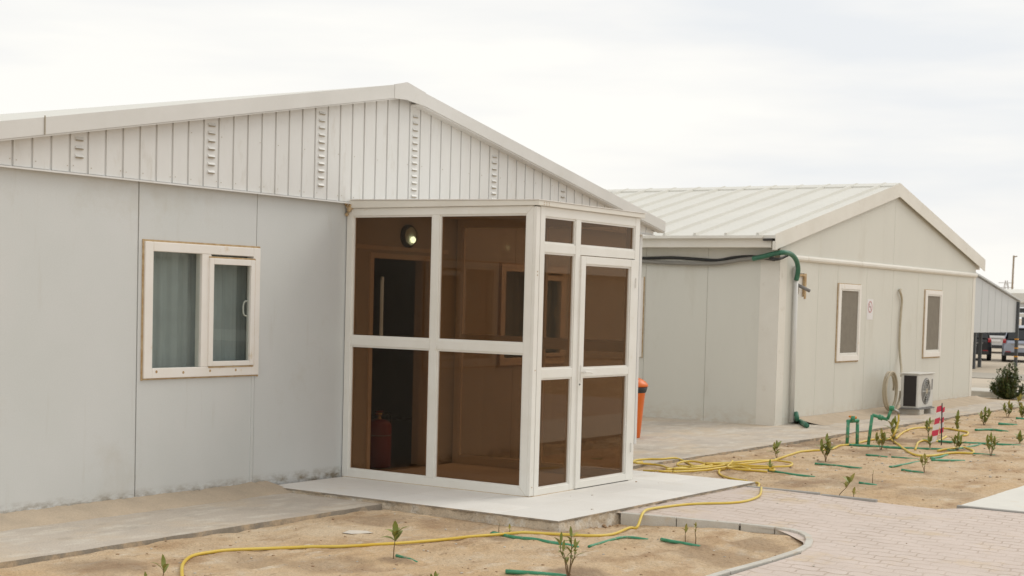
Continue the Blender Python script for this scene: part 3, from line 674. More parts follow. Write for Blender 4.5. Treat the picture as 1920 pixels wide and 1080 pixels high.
# fire extinguisher
E_ = empty('fire_extinguisher', (11.50, 9.27, .08), 'large red fire extinguisher standing in the dark doorway behind the brown glass', 'extinguisher')
c = (11.53, 9.29, .085)
MB().lathe([(.115, 0), (.125, .012), (.125, .40), (.115, .435), (.075, .462), (.03, .472)], c, 28).build('cylinder', 'ext_red', E_, smooth=True)
MB().lathe([(.03, .47), (.022, .475), (.022, .505), (.03, .51), (.03, .53), (.01, .535)], c, 16).build('valve', 'brass', E_, smooth=True)
MB().box(11.47, 11.60, 9.282, 9.298, .60, .612).box(11.48, 11.59, 9.282, 9.298, .625, .637).build('handle', 'ext_red', E_, bevel=.003)
MB().tube(smooth_pts([(11.56, 9.29, .60), (11.655, 9.26, .60), (11.67, 9.25, .45), (11.665, 9.25, .25)]), .008, 8).build('hose', 'black_plastic', E_, smooth=True)
MB().lathe([(.1262, .31), (.1262, .322)], c, 28).build('label_band', 'ext_label', E_, smooth=True)

# ================================================================ glazed porch
PX, PY = 10.70, 6.964; PW = 12.49
P_ = empty('glazed_porch', (11.6, 8, .08), 'white framed porch glazed with brown tinted glass on the tiled terrace', 'porch')
T = .06
def frame_x(x0, name_post, ys, inner=1):
    """glazed side in the plane X = x0, two lights wide, split by a mid rail"""
    a, b_ = (x0, x0+T)
    q = MB(); q.box(a, b_, 8.982, 9.05, .08, 2.557); q.build('post', 'pvc_white', P_, bevel=.004)
    q = MB(); q.box(a, b_, 6.999, 7.067, .08, 2.557); q.build('post', 'pvc_white', P_, bevel=.004)
    q = MB(); q.box(a+.001, b_-.001, 7.988, 8.068, .152, 2.488); q.build('mullion', 'pvc_white', P_, bevel=.004)
    for z0, z1 in ((2.488, 2.557), (.075, .152)):
        q = MB(); q.box(a+.001, b_-.001, 7.067, 8.982, z0, z1); q.build('rail', 'pvc_white', P_, bevel=.004)
    for y0, y1 in ((7.067, 7.988), (8.068, 8.982)):
        q = MB(); q.box(a+.002, b_-.002, y0, y1, 1.300, 1.383); q.build('rail', 'pvc_white', P_, bevel=.004)
        for z0, z1 in ((.152, 1.300), (1.383, 2.488)):
            e_ = .014; q = MB()
            q.box(a+.012, b_-.012, y0, y0+e_, z0, z1); q.box(a+.012, b_-.012, y1-e_, y1, z0, z1); q.box(a+.012, b_-.012, y0+e_, y1-e_, z0, z0+e_); q.box(a+.012, b_-.012, y0+e_, y1-e_, z1-e_, z1)
            bd = q.build('glazing_bead', 'pvc_white', P_)
            MB().box(a+.027, a+.033, y0+.003, y1-.003, z0+.003, z1-.003).build('pane', 'glass_bronze', P_)
frame_x(PX, 'front', None); frame_x(PW-T, 'back', None)
# mitre seam hints as fine grooves
MB().box(PX+.0, PX+.06, 6.966, 6.998, .085, 2.55).build('corner_post', 'pvc_white', P_, bevel=.003)
MB().box(PX+.012, PX+.05, 6.972, 6.996, 2.551, 2.556).build('corner_gap', 'dark_gap', P_)
y0, y1 = PY, PY+T
def yb(name, x0, x1, z0, z1, dy=0, par=None): 
    return MB().box(x0, x1, y0+dy, y1-dy, z0, z1).build(name, 'pvc_white', par or P_, bevel=.004)
yb('post', 10.765, 10.838, .08, 2.557); yb('post', 12.407, 12.490, .08, 2.557)
yb('mullion', 11.343, 11.428, .08, 2.474, .001)
yb('rail', 10.838, 12.407, 2.474, 2.557, .002); yb('rail', 10.838, 11.343, 2.168, 2.247, .002); yb('rail', 11.428, 12.407, 2.168, 2.247, .002)
yb('rail', 10.838, 11.343, 1.088, 1.168, .002); yb('rail', 10.838, 11.343, .075, .138, .002)
def pane_y(x0, x1, z0, z1, par, dy=0):
    e_ = .014; q = MB(); a, b_ = y0+.012+dy, y1-.012+dy
    q.box(x0, x0+e_, a, b_, z0, z1); q.box(x1-e_, x1, a, b_, z0, z1); q.box(x0+e_, x1-e_, a, b_, z0, z0+e_); q.box(x0+e_, x1-e_, a, b_, z1-e_, z1); q.build('glazing_bead', 'pvc_white', par)
    MB().box(x0+.003, x1-.003, y0+.027+dy, y0+.033+dy, z0+.003, z1-.003).build('pane', 'glass_bronze', par)
pane_y(10.838, 11.343, 2.247, 2.474, P_); pane_y(11.428, 12.407, 2.247, 2.474, P_); pane_y(10.838, 11.343, 1.168, 2.168, P_); pane_y(10.838, 11.343, .138, 1.088, P_)
# door leaf
dq = MB(); a, b_ = y0-.014, y0+.04
dq.box(11.424, 11.503, a, b_, .088, 2.160); dq.box(12.322, 12.404, a, b_, .088, 2.160)
for z0, z1 in ((2.091, 2.160), (1.088, 1.160), (.088, .150)): dq.box(11.503, 12.322, a+.001, b_-.001, z0, z1)
dr = dq.build('door', 'pvc_white', P_, bevel=.004)
pane_y(11.503, 12.322, 1.160, 2.091, dr, -.012); pane_y(11.503, 12.322, .150, 1.088, dr, -.012)
h = MB(); h.box(11.452, 11.476, a-.008, a-.0005, 1.05, 1.19); h.tube([(11.464, a-.008, 1.13), (11.464, a-.045, 1.13)], .009, 10); h.tube(smooth_pts([(11.464, a-.045, 1.13), (11.51, a-.05, 1.131), (11.585, a-.046, 1.124)]), [.010]*13, 10)
h.build('handle', 'pvc_white', dr, smooth=False, bevel=.002)
MB().lathe([(.008, -.001), (.008, -.005)], (11.445, a, 1.02), 10, 'y').build('keyhole', 'dark_gap', dr)
hg = MB()
for z in (.35, 1.9): hg.lathe([(.009, 0), (.009, .09)], (12.406, a-.006, z), 10)
hg.build('hinge', 'pvc_white', dr)
MB().box(11.42, 12.41, y0+.005, y0+.05, .0805, .0865).build('threshold_shadow', 'dark_gap', P_)  # dark strip paints in the shadow below the door leaf
mt = MB()
for (ya, za, yb_, zb_) in ((7.067, 2.488, 6.999, 2.557), (7.067, .152, 6.999, .08)):
    d_ = .0012; mt.add([(PX-.0008, ya, za-d_), (PX-.0008, ya, za+d_), (PX-.0008, yb_, zb_+d_), (PX-.0008, yb_, zb_-d_)], [(0, 1, 2, 3)])
mt.build('mitre_line', 'seam_soft', P_)
MB().box(PX-.004, PX+.02, 6.97, 9.05, .0795, .083).box(PX+.02, 11.42, PY-.003, PY+.02, .0795, .083).build('base_sealant', 'sealant', P_)
# porch roof with cap flashing
q = MB(); q.add([(PX-.02, PY-.03, 2.558), (PW+.04, PY-.03, 2.558), (PW+.04, 9.05, 2.558), (PX-.02, 9.05, 2.558), (PX-.02, PY-.03, 2.600), (PW+.04, PY-.03, 2.600), (PW+.04, 9.05, 2.632), (PX-.02, 9.05, 2.632)],
      [(3, 2, 1, 0), (4, 5, 6, 7), (0, 1, 5, 4), (1, 2, 6, 5), (2, 3, 7, 6), (3, 0, 4, 7)])
q.build('roof', 'trim_cream', P_, bevel=.004)
q = MB(); q.add([(PX-.028, PY-.038, 2.601), (PW+.048, PY-.038, 2.601), (PW+.048, 9.0, 2.633), (PX-.028, 9.0, 2.633), (PX-.028, PY-.038, 2.607), (PW+.048, PY-.038, 2.607), (PW+.048, 9.0, 2.639), (PX-.028, 9.0, 2.639)],
      [(3, 2, 1, 0), (4, 5, 6, 7), (0, 1, 5, 4), (1, 2, 6, 5), (2, 3, 7, 6), (3, 0, 4, 7)])
q.build('cap_edge', 'pvc_aged', P_)
q = MB(); rnd = random.Random(3)
for i in range(26):
    x, y, z = PX-.012+rnd.uniform(-.018, .008), 9.045-rnd.random()*.05, 2.50+rnd.random()*.12; r = rnd.uniform(.008, .02)
    q.lathe([(r*.2, -r), (r*.9, -r*.4), (r, .2*r), (r*.3, r)], (x, y, z), 7)
q.build('foam_sealant', 'sealant', P_, smooth=True)
sc = MB()
for (x, z) in ((10.735, 2.0), (10.735, 1.97), (10.735, .16), (10.737, 1.16)): sc.lathe([(.006, -.0005), (.005, -.003)], (x, 6.966, z), 6, 'y')
for z in (2.572, 2.59): 
    for x in (10.80, 10.84, 10.76): sc.lathe([(.005, -.001), (.004, -.003)], (x, PY-.03, z-.005), 6, 'y')
sc.build('screw', 'sealant', P_)

# ================================================================ building two
H = 9.054
B2 = empty('prefab_building', (25.15, H, 0), 'cream prefabricated building with plain gable and pale ribbed roof, the farther one behind the porch', 'building')
XL, XR = 20.44, 29.86
w2 = [(22.70, 23.66, .93, 2.16), (26.86, 27.80, .93, 2.15)]; vent = (20.98, 21.44, 1.93, 2.28)
b = MB(); bs = MB(); SL2, AX2, AZ2 = .2215, 25.18, 3.925
hl = w2+[vent]
for (p, q_, z0, z1) in rects(XL, XR, 0, 2.5, hl): b.box(p, q_, H+.006, H+.08, z0, z1)
sm = [XL, 21.9, 22.68, 23.95, 25.2, 26.5, 27.86, 28.7, XR]
for p, c in zip(sm, sm[1:]):
    for (u, v, z0, z1) in rects(p+.003, c-.003, 0, 2.5, hl): bs.box(u, v, H, H+.0055, z0, z1)
def rz2(x): return AZ2-SL2*abs(x-AX2)
bs.prism([(XL, 2.5), (AX2-.003, 2.5), (AX2-.003, AZ2-.06), (XL, rz2(XL)-.06)], 'y', H, H+.0055); bs.prism([(AX2+.003, 2.5), (XR, 2.5), (XR, rz2(XR)-.06), (AX2+.003, AZ2-.06)], 'y', H, H+.0055)
b.prism([(XL, 2.5), (XR, 2.5), (XR, rz2(XR)-.06), (AX2, AZ2-.06), (XL, rz2(XL)-.06)], 'y', H+.006, H+.08)
bs.build('wall', 'wall_cream', B2); b.build('wall_core', 'seam_dark', B2)
# side wall with its window
b = MB(); c_ = MB(); sw = [(11.30, 12.3, .94, 2.17)]
for (p, q_, z0, z1) in rects(H+.08, 20.5, 0, 2.66, sw): b.box(XL+.006, XL+.08, p, q_, z0, z1)
ss = [H+.08, 10.215, 11.27, 12.5, 13.7, 20.5]
for p, c in zip(ss, ss[1:]):
    for (u, v, z0, z1) in rects(p+.003, c-.003, 0, 2.66, sw): c_.box(XL, XL+.0055, u, v, z0, z1)
c_.box(XR-.08, XR, H+.08, 20.5, 0, 2.66); c_.box(XL+.08, XR-.08, 20.42, 20.5, 0, 2.66)
c_.build('side_wall', 'wall_cream', B2); b.build('side_wall_core', 'seam_dark', B2)
tb = MB(); tb.box(XL-.006, XL+.245, H-.006, H-.0008, 0, 2.5); tb.box(XL-.006, XL-.0008, H, H+.30, 0, 2.45); tb.build('corner_trim', 'trim_cream', B2); MB().box(XR-.16, XR+.006, H-.006, H-.0008, 0, 2.5).build('corner_trim', 'trim_cream', B2)
# horizontal half-round trim in two lengths
for p, q_ in ((20.95, 23.62), (23.63, 29.86)):
    pr = [(H-.001, 2.455), (H-.03, 2.46), (H-.045, 2.485), (H-.045, 2.515), (H-.03, 2.54), (H-.001, 2.545)]
    MB().prism(pr, 'x', p, q_).build('wall_trim', 'trim_cream', B2, bevel=.003)
# roof
F2Y = 8.98; E0, E1 = 20.10, 30.22
b = MB()
for (p, q_) in ((E0, AX2), (AX2, E1)): b.prism([(p, rz2(p)-.05), (q_, rz2(q_)-.05), (q_, rz2(q_)-.006), (p, rz2(p)-.006)], 'y', F2Y+.012, 20.7)
y = 9.26
while y < 20.7:
    for (p, q_) in ((E0-.02, AX2), (AX2, E1+.02)):
        z_p, z_q = rz2(p)-.007, rz2(q_)-.007; h_ = .042
        b.add([(p, y-.026, z_p), (p, y-.018, z_p+h_), (p, y+.018, z_p+h_), (p, y+.026, z_p), (q_, y-.026, z_q), (q_, y-.018, z_q+h_), (q_, y+.018, z_q+h_), (q_, y+.026, z_q)],
              [(0, 1, 5, 4), (1, 2, 6, 5), (2, 3, 7, 6), (3, 2, 1, 0), (4, 5, 6, 7), (0, 4, 7, 3)])
    y += .508
b.build('roof', 'roof_cream', B2)
b = MB()
for (p, q_) in ((E0-.0, AX2), (AX2, E1)): b.prism([(p, rz2(p)-.215), (q_, rz2(q_)-.215), (q_, rz2(q_)+.014), (p, rz2(p)+.014)], 'y', F2Y, F2Y+.012)
b.box(E0, E0+.10, F2Y+.0125, F2Y+.05, rz2(E0)-.215, rz2(E0)-.09)
b.build('fascia', 'trim_cream', B2)
b = MB()
for s in (-1, 1): b.prism([(AX2, AZ2-.02), (AX2+s*.28, rz2(AX2+.28)-.03), (AX2+s*.28, rz2(AX2+.28)+.018), (AX2, AZ2+.022)], 'y', F2Y+.0135, 20.7)
b.build('ridge_flashing', 'roof_cream', B2)
b = MB()   # sheet edge and gutter box on the eaves
b.box(E0-.03, E0, F2Y+.2, 20.7, rz2(E0)-.05, rz2(E0)-.012); b.build('sheet_edge', 'trim_cream', B2)
b = MB().box(E0+.05, XL-.001, F2Y+.09, 20.6, 2.62, 2.80); b.build('eave_box', 'trim_cream', B2, bevel=.006); MB().box(XR+.001, E1-.05, F2Y+.09, 20.6, 2.62, 2.80).build('eave_box', 'trim_cream', B2, bevel=.006)
MB().box(E0-.01, E0+.10, F2Y+.06, F2Y+.20, rz2(E0)-.085, rz2(E0)-.055).build('end_gap', 'dark_gap', B2)
for (a, c, z0, z1) in w2:
    f = MB(); t = .085
    f.box(a, a+t, H-.03, H+.05, z0, z1); f.box(c-t*.8, c, H-.03, H+.05, z0, z1); f.box(a+t, c-t*.8, H-.03, H+.05, z1-.08, z1); f.box(a+t, c-t*.8, H-.03, H+.05, z0, z0+.09)
    fo = f.build('window', 'pvc_aged', B2, bevel=.006)
    g = MB(); u = .05; p, q_, r_, s_ = a+t, c-t*.8, z0+.09, z1-.08
    g.box(p, p+u, H-.02, H+.02, r_, s_); g.box(q_-u*.6, q_, H-.02, H+.02, r_, s_); g.box(p+u, q_-u*.6, H-.02, H+.02, r_, r_+u*.8); g.box(p+u, q_-u*.6, H-.02, H+.02, s_-u*.5, s_); g.build('sash', 'pvc_white', fo, bevel=.004)
    MB().box(p+u, q_-u*.6, H-.006, H+.0, r_+u*.8, s_-u*.5).build('insect_screen', 'screen_mesh', fo)
    g = MB(); e_ = .02; g.box(a-e_, a-.001, H-.012, H-.001, z0-e_, z1+.01); g.box(c+.001, c+.012, H-.012, H-.001, z0-.01, z1+.01); g.box(a, c, H-.012, H-.001, z0-.02, z0-.001); g.box(a, c, H-.012, H-.001, z1+.001, z1+.012); g.build('sealant', 'sealant', fo)
# side window
f = MB(); f.box(XL-.03, XL+.05, 11.30, 11.38, .94, 2.17); f.box(XL-.03, XL+.05, 12.22, 12.3, .94, 2.17); f.box(XL-.03, XL+.05, 11.38, 12.22, .94, 1.02); f.box(XL-.03, XL+.05, 11.38, 12.22, 2.09, 2.17)
fo = f.build('window', 'pvc_aged', B2, bevel=.005); MB().box(XL, XL+.006, 11.38, 12.22, 1.02, 2.09).build('insect_screen', 'screen_mesh', fo)
MB().box(XL-.012, XL-.001, 11.285, 11.299, .93, 2.18).build('sealant', 'sealant', fo)
# vent opening with brown foam edge
v0, v1, z0, z1 = vent
f = MB(); f.box(v0, v1-.0, H+.03, H+.05, z0, z1); vo = f.build('vent_panel', 'pvc_white', B2)
f = MB(); f.box(v1-.085, v1-.02, H-.012, H+.029, z0-.03, z1); f.box(v0, v1-.075, H-.012, H+.029, z1-.045, z1-.01); f.build('foam_edge', 'sealant', vo, bevel=.008)
f = MB(); f.lathe([(.10, -.0), (.10, -.012)], (v0+.13, H+.028, z0+.10), 20, 'y'); f.build('vent_disc', 'seam_dark', vo)
f = MB(); f.tube([(v0+.14, H+.02, z0+.18), (v0+.24, H-.08, z0+.12), (v0+.30, H-.12, z0+.09)], .026, 12); f.build('pipe_stub', 'fan_grey', vo, smooth=True)
# drain pipe
MB().tube([(20.93, H-.045, 2.38), (20.95, H-.045, .06)], .036, 14).build('drain_pipe', 'metal_white', B2, smooth=True)

# cables along the side wall
def onside(px, py, off=.03):
    d = ray(px, py); t = (XL-off)/d.x; return Vector((d.x*t, d.y*t, EYE+d.z*t))
def onwall(px, py, off=.04, Y=H):
    d = ray(px, py); t = (Y-off)/d.y; return Vector((d.x*t, d.y*t, EYE+d.z*t))
MB().tube(smooth_pts([onside(1150, 481), onside(1204, 484), onside(1260, 483), onside(1310, 486), onside(1345, 488), onside(1375, 483), onside(1410, 481), onside(1440, 485), onside(1453, 487)]), .022, 8).build('cable', 'cable_black', smooth=True)
tag(bpy.data.objects['cable'], 'thin black cable running under the eaves of the cream building', 'cable', 'cables under the eaves')
o = MB().tube(smooth_pts([onside(1150, 490, .07), onside(1204, 490, .07), onside(1260, 493, .07), onside(1340, 494, .07), onside(1390, 487, .08), onside(1430, 483, .09), onside(1450, 481, .1)]), .030, 10).build('cable', 'cable_grey', smooth=True)
tag(o, 'thick grey cable sagging below the black one under the eaves', 'cable', 'cables under the eaves')
o = MB().tube(smooth_pts([onside(1440, 484, .05), onwall(1457, 486, .05), onwall(1468, 483, .06), onwall(1478, 478, .08)]), .02, 8).build('cable', 'cable_black', smooth=True)
tag(o, 'short dark cable looping round the corner beneath the green conduit', 'cable', 'cables under the eaves')
o = MB().tube(smooth_pts([onside(1412, 485, .11), onside(1430, 481, .13), onside(1450, 476, .16), onwall(1468, 473.5, .14), onwall(1482, 476, .14), onwall(1492, 486, .13), onwall(1496, 500, .11), onwall(1496, 512, .09), onwall(1493, 525, .06)], 8), .036, 12).build('conduit', 'conduit_green', smooth=True)
tag(o, 'thick green conduit bending over the corner of the cream building under the roof edge', 'conduit')
o = MB().tube(smooth_pts([(20.99, 8.96, .20), (21.0, 8.94, .10), at(1494, 786, .05), at(1513, 798, .04)]), .036, 12).build('conduit', 'conduit_green', smooth=True)
tag(o, 'green pipe end lying on the concrete at the foot of the white drain pipe', 'pipe')

# ================================================================ things by building two
A = empty('air_conditioner', (25.1, 8.5, 0), 'white outdoor air conditioning unit on concrete blocks against the cream wall', 'air conditioner')
ax0, ax1, ay0, ay1, az0, az1 = 24.66, 25.44, 8.36, 8.66, .135, .70
b = MB(); b.box(ax0, ax1, ay0, ay1, az0, az1); b.build('casing', 'ac_white', A, bevel=.015)
MB().box(ax0-.02, ax1+.02, ay0-.02, ay1+.02, az1+.001, az1+.02).build('top_cover', 'ac_white', A, bevel=.006)
MB().box(ax0-.006, ax0-.001, ay0+.03, ay1-.055, az0+.03, az1-.02).build('side_grille', 'ac_dark', A)
cx, cz = ax0+.40, (az0+az1)/2-.005
MB().lathe([(.225, -.0015), (.225, -.006), (.205, -.010), (.205, -.004)], (cx, ay0, cz), 36, 'y').build('fan_ring', 'fan_grey', A, smooth=False)
MB().lathe([(.204, -.001), (.204, -.004)], (cx, ay0, cz), 36, 'y').build('fan_recess', 'fan_grey', A)
b = MB()
for r in (.05, .09, .13, .17, .2): b.tube([(cx+r*math.cos(a*PI/18), ay0-.012, cz+r*math.sin(a*PI/18)) for a in range(37)], .004, 4)
for a in range(8): b.tube([(cx, ay0-.014, cz), (cx+.215*math.cos(a*PI/4), ay0-.014, cz+.215*math.sin(a*PI/4))], .004, 4)
b.build('fan_guard', 'ac_white', A)
MB().lathe([(.04, -.010), (.04, -.020)], (cx, ay0, cz), 16, 'y').build('fan_hub', 'hose_beige', A)
MB().box(ax1-.1, ax1-.05, ay0-.004, ay0-.001, cz+.02, cz+.20).build('badge', 'fan_grey', A)
MB().box(ax0-.03, ax1+.02, ay0-.03, ay1, .115, .134).build('base_tray', 'fan_grey', A)
for i, (x, lab) in enumerate(((24.72, 'pale concrete block under the left end of the air conditioning unit'), (25.28, 'pale concrete block under the right end of the air conditioning unit'))):
    o = MB().box(x-.02, x+.20, 8.33, 8.70, .02, .113).build('concrete_block', 'kerb_concrete', bevel=.01, loc=(x, 8.5, .02)); tag(o, lab, 'block', 'blocks under the air conditioner')
# coiled insulated pipe
q = []; rnd = random.Random(2)
for i in range(0, 36*4+1):
    a = i*PI/18; r = .30+.022*math.sin(a*.37)+.01*math.sin(a*1.3); y = 8.80-.028*(i/36)
    q.append((24.42+.07*math.sin(a*.26)+r*math.cos(a)*.95, y, .41+r*math.sin(a)))
o = MB().tube(q, .017, 7).build('coiled_hose', 'hose_beige', smooth=True); tag(o, 'coil of beige insulated pipe leaning on the wall left of the air conditioning unit', 'hose')
q = smooth_pts([onwall(1689, 543, .0), onwall(1687.5, 546, .05), onwall(1691, 562, .03), onwall(1689, 590, .03), onwall(1687, 620, .03), onwall(1686.5, 650, .03), onwall(1688, 672, .05), onwall(1690, 692, .12), onwall(1690, 705, .2)])
o = MB().tube(q, .02, 7).build('pipe', 'hose_beige', smooth=True); tag(o, 'beige pipe hanging down the cream wall to the air conditioning unit', 'pipe')
# notice
sg = empty('notice', (24.12, H, 1.78), 'small white no smoking notice stuck on the cream wall between the two windows', 'sign')
MB().box(24.00, 24.27, H-.004, H-.0008, 1.60, 1.94).build('paper', 'paper_white', sg)
b = MB(); cx, cz = 24.135, 1.81
n = 28; vs = []
for k in range(n):
    a = 2*PI*k/n
    for r in (.078, .098): vs.append((cx+r*math.cos(a), H-.0062, cz+r*math.sin(a)))
b.add(vs, [(2*k, 2*k+1, 2*((k+1) % n)+1, 2*((k+1) % n)) for k in range(n)])
b.add([(cx-.062, H-.0062, cz+.05), (cx-.05, H-.0062, cz+.062), (cx+.062, H-.0062, cz-.05), (cx+.05, H-.0062, cz-.062)], [(0, 1, 2, 3)])
b.build('ring', 'print_red', sg)
MB().box(cx-.05, cx+.045, H-.0058, H-.0045, cz-.009, cz+.009).build('symbol', 'print_dark', sg)

# orange litter bin
bb = empty('litter_bin', (17.04, 9.53, .025), 'orange plastic litter bin with domed lid half hidden behind the porch', 'bin')
c = (17.04, 9.53, .025)
MB().lathe([(.10, 0), (.105, .01), (.155, .60), (.16, .61)], c, 28).build('body', 'orange_bin', bb, smooth=True)
MB().lathe([(.15, .58), (.168, .60), (.182, .655), (.17, .66)], c, 28).build('rim', 'black_plastic', bb, smooth=True)
MB().lathe([(.18, .662), (.190, .668), (.188, .69), (.165, .72), (.125, .752), (.07, .775), (.01, .782)], c, 28).build('lid', 'orange_bin', bb, smooth=True)

# ================================================================ yellow hose
HR = .011
def hose(pts, label, r=HR, sub=7, name='garden_hose', group='lengths of yellow garden hose'):
    P = smooth_pts([at(px, py, r) for px, py in pts], sub)
    P = [Vector((p.x, p.y, max(p.z, surf(p.x, p.y)+r*.8))) for p in P]
    for _ in range(6):
        for i in range(1, len(P)-1): P[i].z = max(.25*P[i-1].z+.5*P[i].z+.25*P[i+1].z, surf(P[i].x, P[i].y)+r*.6)
    o = MB().tube(P, r, 8).build(name, 'hose_yellow', smooth=True); tag(o, label, 'hose', group); return o
hose([(346, 1100), (341, 1075), (344, 1056), (362, 1042), (400, 1035), (470, 1030), (560, 1027), (650, 1024), (740, 1019), (830, 1012), (910, 1004), (960, 1001), (1040, 1002), (1110, 1004), (1150, 1001), (1180, 989), (1195, 975), (1205, 962), (1218, 955), (1250, 950), (1300, 945), (1370, 943), (1405, 938), (1424, 929), (1427, 922), (1422, 914), (1423, 907), (1411, 904.5)],
     'long yellow hose from the foreground sand over kerb and pavers to the terrace corner')
K = lambda L_: [(1180+x/4.908, 700+y/4.908) for x, y in L_]
hc = empty('coiled_hose', at(1330, 872), 'tangled heap of yellow hose on the sand and concrete behind the terrace', 'hose', None)
def coil(pts, lift):
    P = smooth_pts([at(px, py, HR+lift) for px, py in K(pts)], 7)
    MB().tube(P, HR*1.05, 7).build('loop', 'hose_yellow', hc, smooth=True)
coil([(120, 815), (45, 822), (40, 808), (80, 796), (180, 790), (300, 789), (420, 796), (500, 806), (550, 830), (590, 850), (640, 852), (690, 845)], 0)
coil([(60, 826), (200, 836), (300, 852), (380, 878), (480, 868), (620, 866), (760, 848), (900, 828), (1000, 820)], .012)
coil([(560, 858), (460, 850), (440, 836), (470, 818), (540, 808), (630, 815), (720, 836), (760, 845), (690, 856), (560, 860)], .024)
coil([(130, 896), (300, 902), (450, 903), (600, 900), (720, 892), (850, 874), (960, 872), (1060, 890), (1180, 897), (1270, 905)], .0)
coil([(340, 884), (500, 872), (620, 860), (740, 830), (870, 824), (1000, 816), (1120, 806), (1230, 800), (1330, 800), (1430, 812), (1495, 830), (1480, 850), (1380, 858), (1260, 856), (1130, 850), (1000, 846)], .014)
coil([(950, 806), (930, 830), (905, 856), (930, 872), (1010, 884), (1110, 884), (1040, 860), (980, 852), (860, 838), (700, 826)], .03)
coil([(1290, 888), (1330, 892), (1320, 876), (1180, 872), (1060, 866), (960, 860), (840, 870), (700, 888), (560, 898), (400, 905)], .022)
coil([(400, 878), (560, 878), (760, 860), (900, 842), (1020, 836), (1160, 820), (1280, 806), (1350, 800)], .028)
coil([(880, 880), (830, 892), (828, 920), (860, 945), (930, 966), (1040, 985), (1080, 990)], .0)
D = lambda L_: [(1540+x/4.908, 720+y/4.908) for x, y in L_]
hose([(1452, 862), (1466, 858), (1486, 851), (1500, 847), (1520, 845), (1536, 844)]+D([(60, 603), (120, 590), (155, 570), (200, 562), (260, 558), (330, 545), (400, 525), (470, 511), (540, 512), (620, 508), (680, 492)]),
     'yellow hose running right from the tangled heap past the two green standpipes', .013)
hose(D([(660, 470), (640, 500), (690, 545), (740, 585), (800, 625), (860, 650), (950, 660), (1060, 655), (1180, 636), (1300, 634), (1380, 636), (1402, 625), (1380, 603), (1310, 585), (1220, 590), (1140, 600), (1070, 612)]),
     'long yellow hose loop on the sand below the striped marker', .014)
hose(D([(690, 500), (720, 470), (770, 435), (850, 407), (950, 402), (1060, 408), (1180, 413), (1270, 428), (1340, 440), (1350, 455), (1335, 470), (1300, 474)]),
     'yellow hose loop arching behind the striped marker', .014)
hose(D([(865, 603), (878, 570), (890, 540), (935, 520), (1000, 524), (1070, 526), (1110, 505), (1150, 483)]), 'short wavy yellow hose piece at the foot of the striped marker', .014)

# ================================================================ green pipes
gp = 'green drip pipes lying on the sand'
def drip(pts, label, r=.011):
    r = r*.85 if pts[0][1] < 950 else r
    P = [at(px, py, 0) for px, py in pts]; n = len(P)-1; z0, z1 = P[0].z+r*.9, P[-1].z-r*.35
    P = smooth_pts(P, 5) if n > 1 else [P[0].lerp(P[1], i/6) for i in range(7)]
    for i, p in enumerate(P):
        z = z0+(z1-z0)*i/(len(P)-1); p.z = max(z, surf(p.x, p.y)+(r*.35 if i < len(P)-2 else -r*.6))
    for _ in range(3):
        for i in range(1, len(P)-1): P[i].z = .25*P[i-1].z+.5*P[i].z+.25*P[i+1].z
    o = MB().tube(P, r, 10).build('irrigation_pipe', 'pipe_green', smooth=True); tag(o, label, 'pipe', gp)
drip([(925, 1002), (980, 1011), (1030, 1019), (1085, 1026)], 'green pipe starting under the yellow hose in front of the terrace', .014)
MB_ = MB().tube([at(922, 1001, .008), at(932, 1003, .006)], .019, 12)
o = MB_.build('pipe_socket', 'pipe_green', smooth=True); tag(o, 'dark green socket on the pipe end touching the yellow hose', 'pipe fitting')
drip([(1104, 1027), (1135, 1016), (1170, 1009), (1215, 1011)], 'pale green pipe bending between the leafy seedling and the kerb', .010)
drip([(1240, 1014), (1265, 1019), (1312, 1024)], 'short green pipe at the foot of the two thin twigs inside the kerb corner', .013)
drip([(743, 1044), (782, 1054)], 'short green pipe stub at the foot of the seedling left of the terrace', .010)
drip([(948, 1075), (1062, 1079)], 'green pipe along the bottom edge below the leafy seedling', .014)
drip([(1441, 883.5), (1470, 887), (1528, 894)], 'green pipe sticking out of the right end of the yellow hose heap', .016)
drip([(1446, 925), (1500, 928), (1562, 933)], 'green pipe next to the thin kerb line of the paver path', .013)
drip([(1610, 907), (1644, 909.5)], 'short green pipe right of the leaning seedling', .015)
drip([(1528, 871), (1580, 875), (1616, 878)], 'green pipe on open sand above the leaning seedling', .015)
drip([(1668, 877), (1700, 871), (1728, 864.5)], 'pale green pipe bowed diagonally on the sand', .014)
drip([(1690, 883), (1731, 886)], 'short green pipe ending by the pale seedling stem', .016)
drip([(1624, 854.5), (1664, 857)], 'short green pipe just below the standpipes', .016)
drip([(1671, 858), (1723, 860.5)], 'thin green pipe running on to the pale seedling', .012)
drip([(1745, 861), (1765, 857), (1777, 852.5)], 'pale green pipe slanting beneath the long hose loop', .017)
drip([(1747, 865), (1808, 863.5)], 'straight green pipe below the long hose loop', .018)
drip([(1588, 836), (1660, 840), (1730, 842), (1793, 845)], 'long green feed pipe at the foot of the standpipes', .020)
drip([(1793, 844), (1815, 839), (1839, 833)], 'pale green pipe slanting up to the right of the long feed pipe', .017)
drip([(1730, 826.5), (1785, 831), (1850, 834), (1914, 835)], 'long green pipe running right from the striped marker', .019)
drip([(1806, 851), (1866, 853)], 'thin green pipe under the seedling pair at the right', .014)
drip([(1829, 808), (1860, 808), (1890, 809)], 'green pipe on the sand near the right edge, third from the shrub', .02)
drip([(1872, 796.5), (1907, 796.5)], 'green pipe on the sand near the right edge, second from the shrub', .024)
drip([(1905, 786), (1935, 787)], 'green pipe at the right edge nearest the shrub', .024)

